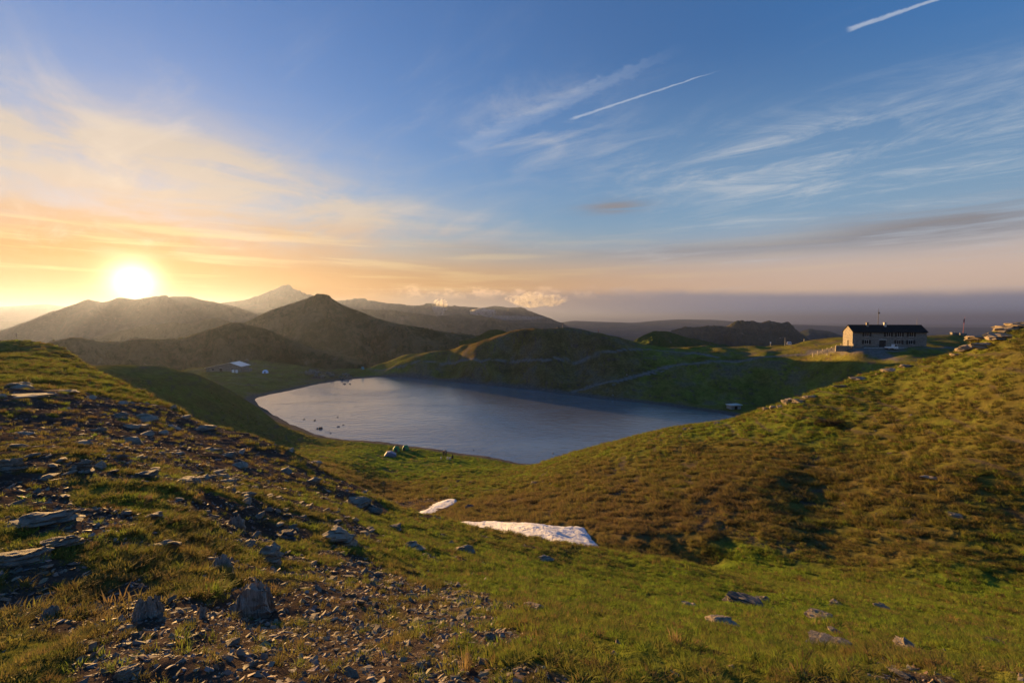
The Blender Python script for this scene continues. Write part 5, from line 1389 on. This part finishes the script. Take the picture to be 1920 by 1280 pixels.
def build_scree():
    PP, TT, SS, CC = [], [], [], []
    for r0, r1, dens, lo, hi in ((1.2, 4, 1000, .010, .045), (4, 8, 380, .016, .065), (8, 15, 90, .025, .08), (15, 34, 14, .045, .13), (34, 80, 2.0, .06, .30)):
        x, y, r = ring(r0, r1, dens)
        s, gr, z0 = soil_mask(x, y); k = (RG.uniform(0, 1, len(x)) < s * 0.95 + (0.02 if r1 < 40 else 0.12)) & keep_off(x, y)
        x, y = x[k], y[k]; n = len(x); z = height(x, y)
        L = lo + (hi - lo) * RG.uniform(0, 1, n) ** 4.0
        PP.append(np.stack([x, y, z - L * 0.05], 1)); TT.append(np.stack([RG.normal(0, .35, n), RG.normal(0, .35, n), RG.uniform(0, 6.28, n)], 1))
        SS.append(np.stack([L * 1.5, L * 1.5, L * RG.uniform(1, 2.2, n)], 1))
        CC.append(np.array((0.150, 0.120, 0.095)) * RG.uniform(.4, 1.5, (n, 1)) * (1 + RG.normal(0, .07, (n, 3)) + np.array((.08, 0, -.08)) * RG.normal(0, 1, (n, 1))))
    P = np.concatenate(PP); print('shards', len(P))
    scatter('slate_scree', P, np.concatenate(TT), np.concatenate(SS), RG.randint(0, 8, len(P)), np.clip(np.concatenate(CC), .02, .5), SHARDS, 'fine slate chips strewn over the bare soil', 'scree')
build_scree()
def build_embedded():
    rnd = random.Random(21); n = 0
    x, y, r = ring(4.5, 40, 0.5, (-50, 20))
    s, gr, z0 = soil_mask(x, y)
    for i in range(len(x)):
        if z0[i] < .38 or n >= 60: continue
        w = (0.10 + 0.020 * r[i]) * rnd.uniform(.5, 1.4); n += 1
        k = rnd.choice(('slab', 'slab', 'boulder', 'upright'))
        put_rock('embedded_stone', (x[i], y[i], ground(x[i], y[i])), w, w * rnd.uniform(.5, .9), w * rnd.uniform(.10, .26), 2000 + i, k, rnd.choice((ROCK, ROCK_PALE, ROCK_RIB)), 'grey stone half sunk in the turf of the left slope', 'rock', 'half sunk stones of the left slope', rnd.uniform(0, 6.28), (rnd.gauss(0, .2), rnd.gauss(0, .2)), 1.1, 2)
build_embedded()
def build_fragments():
    """the larger loose plates, each on its own"""
    meshes = []
    for j in range(10):
        me = rock_mesh(1200 + j, 'slab', 1, 'slate_fragment'); me.materials.append(ROCK if j % 3 else ROCK_PALE); meshes.append(me)
    x, y, r = ring(2.2, 13, 9)
    s, gr, z0 = soil_mask(x, y); k = (s > 0.5); x, y, r = x[k], y[k], r[k]
    n = min(190, len(x)); z = height(x[:n], y[:n]); print('fragments', n)
    for i in range(n):
        o = link(bpy.data.objects.new('slate_fragment', meshes[i % 10]))
        L = (0.02 + 0.009 * r[i]) * RG.uniform(.7, 1.6)
        o.location = (x[i], y[i], z[i] - L * .08); o.scale = (L * 1.5, L, L * RG.uniform(.3, .6)); o.rotation_euler = (RG.normal(0, .25), RG.normal(0, .25), RG.uniform(0, 6.28))
        tag(o, 'loose slate fragment lying on the bare soil of the near slope', 'rock', 'loose slate fragments on the near slope')
build_fragments()
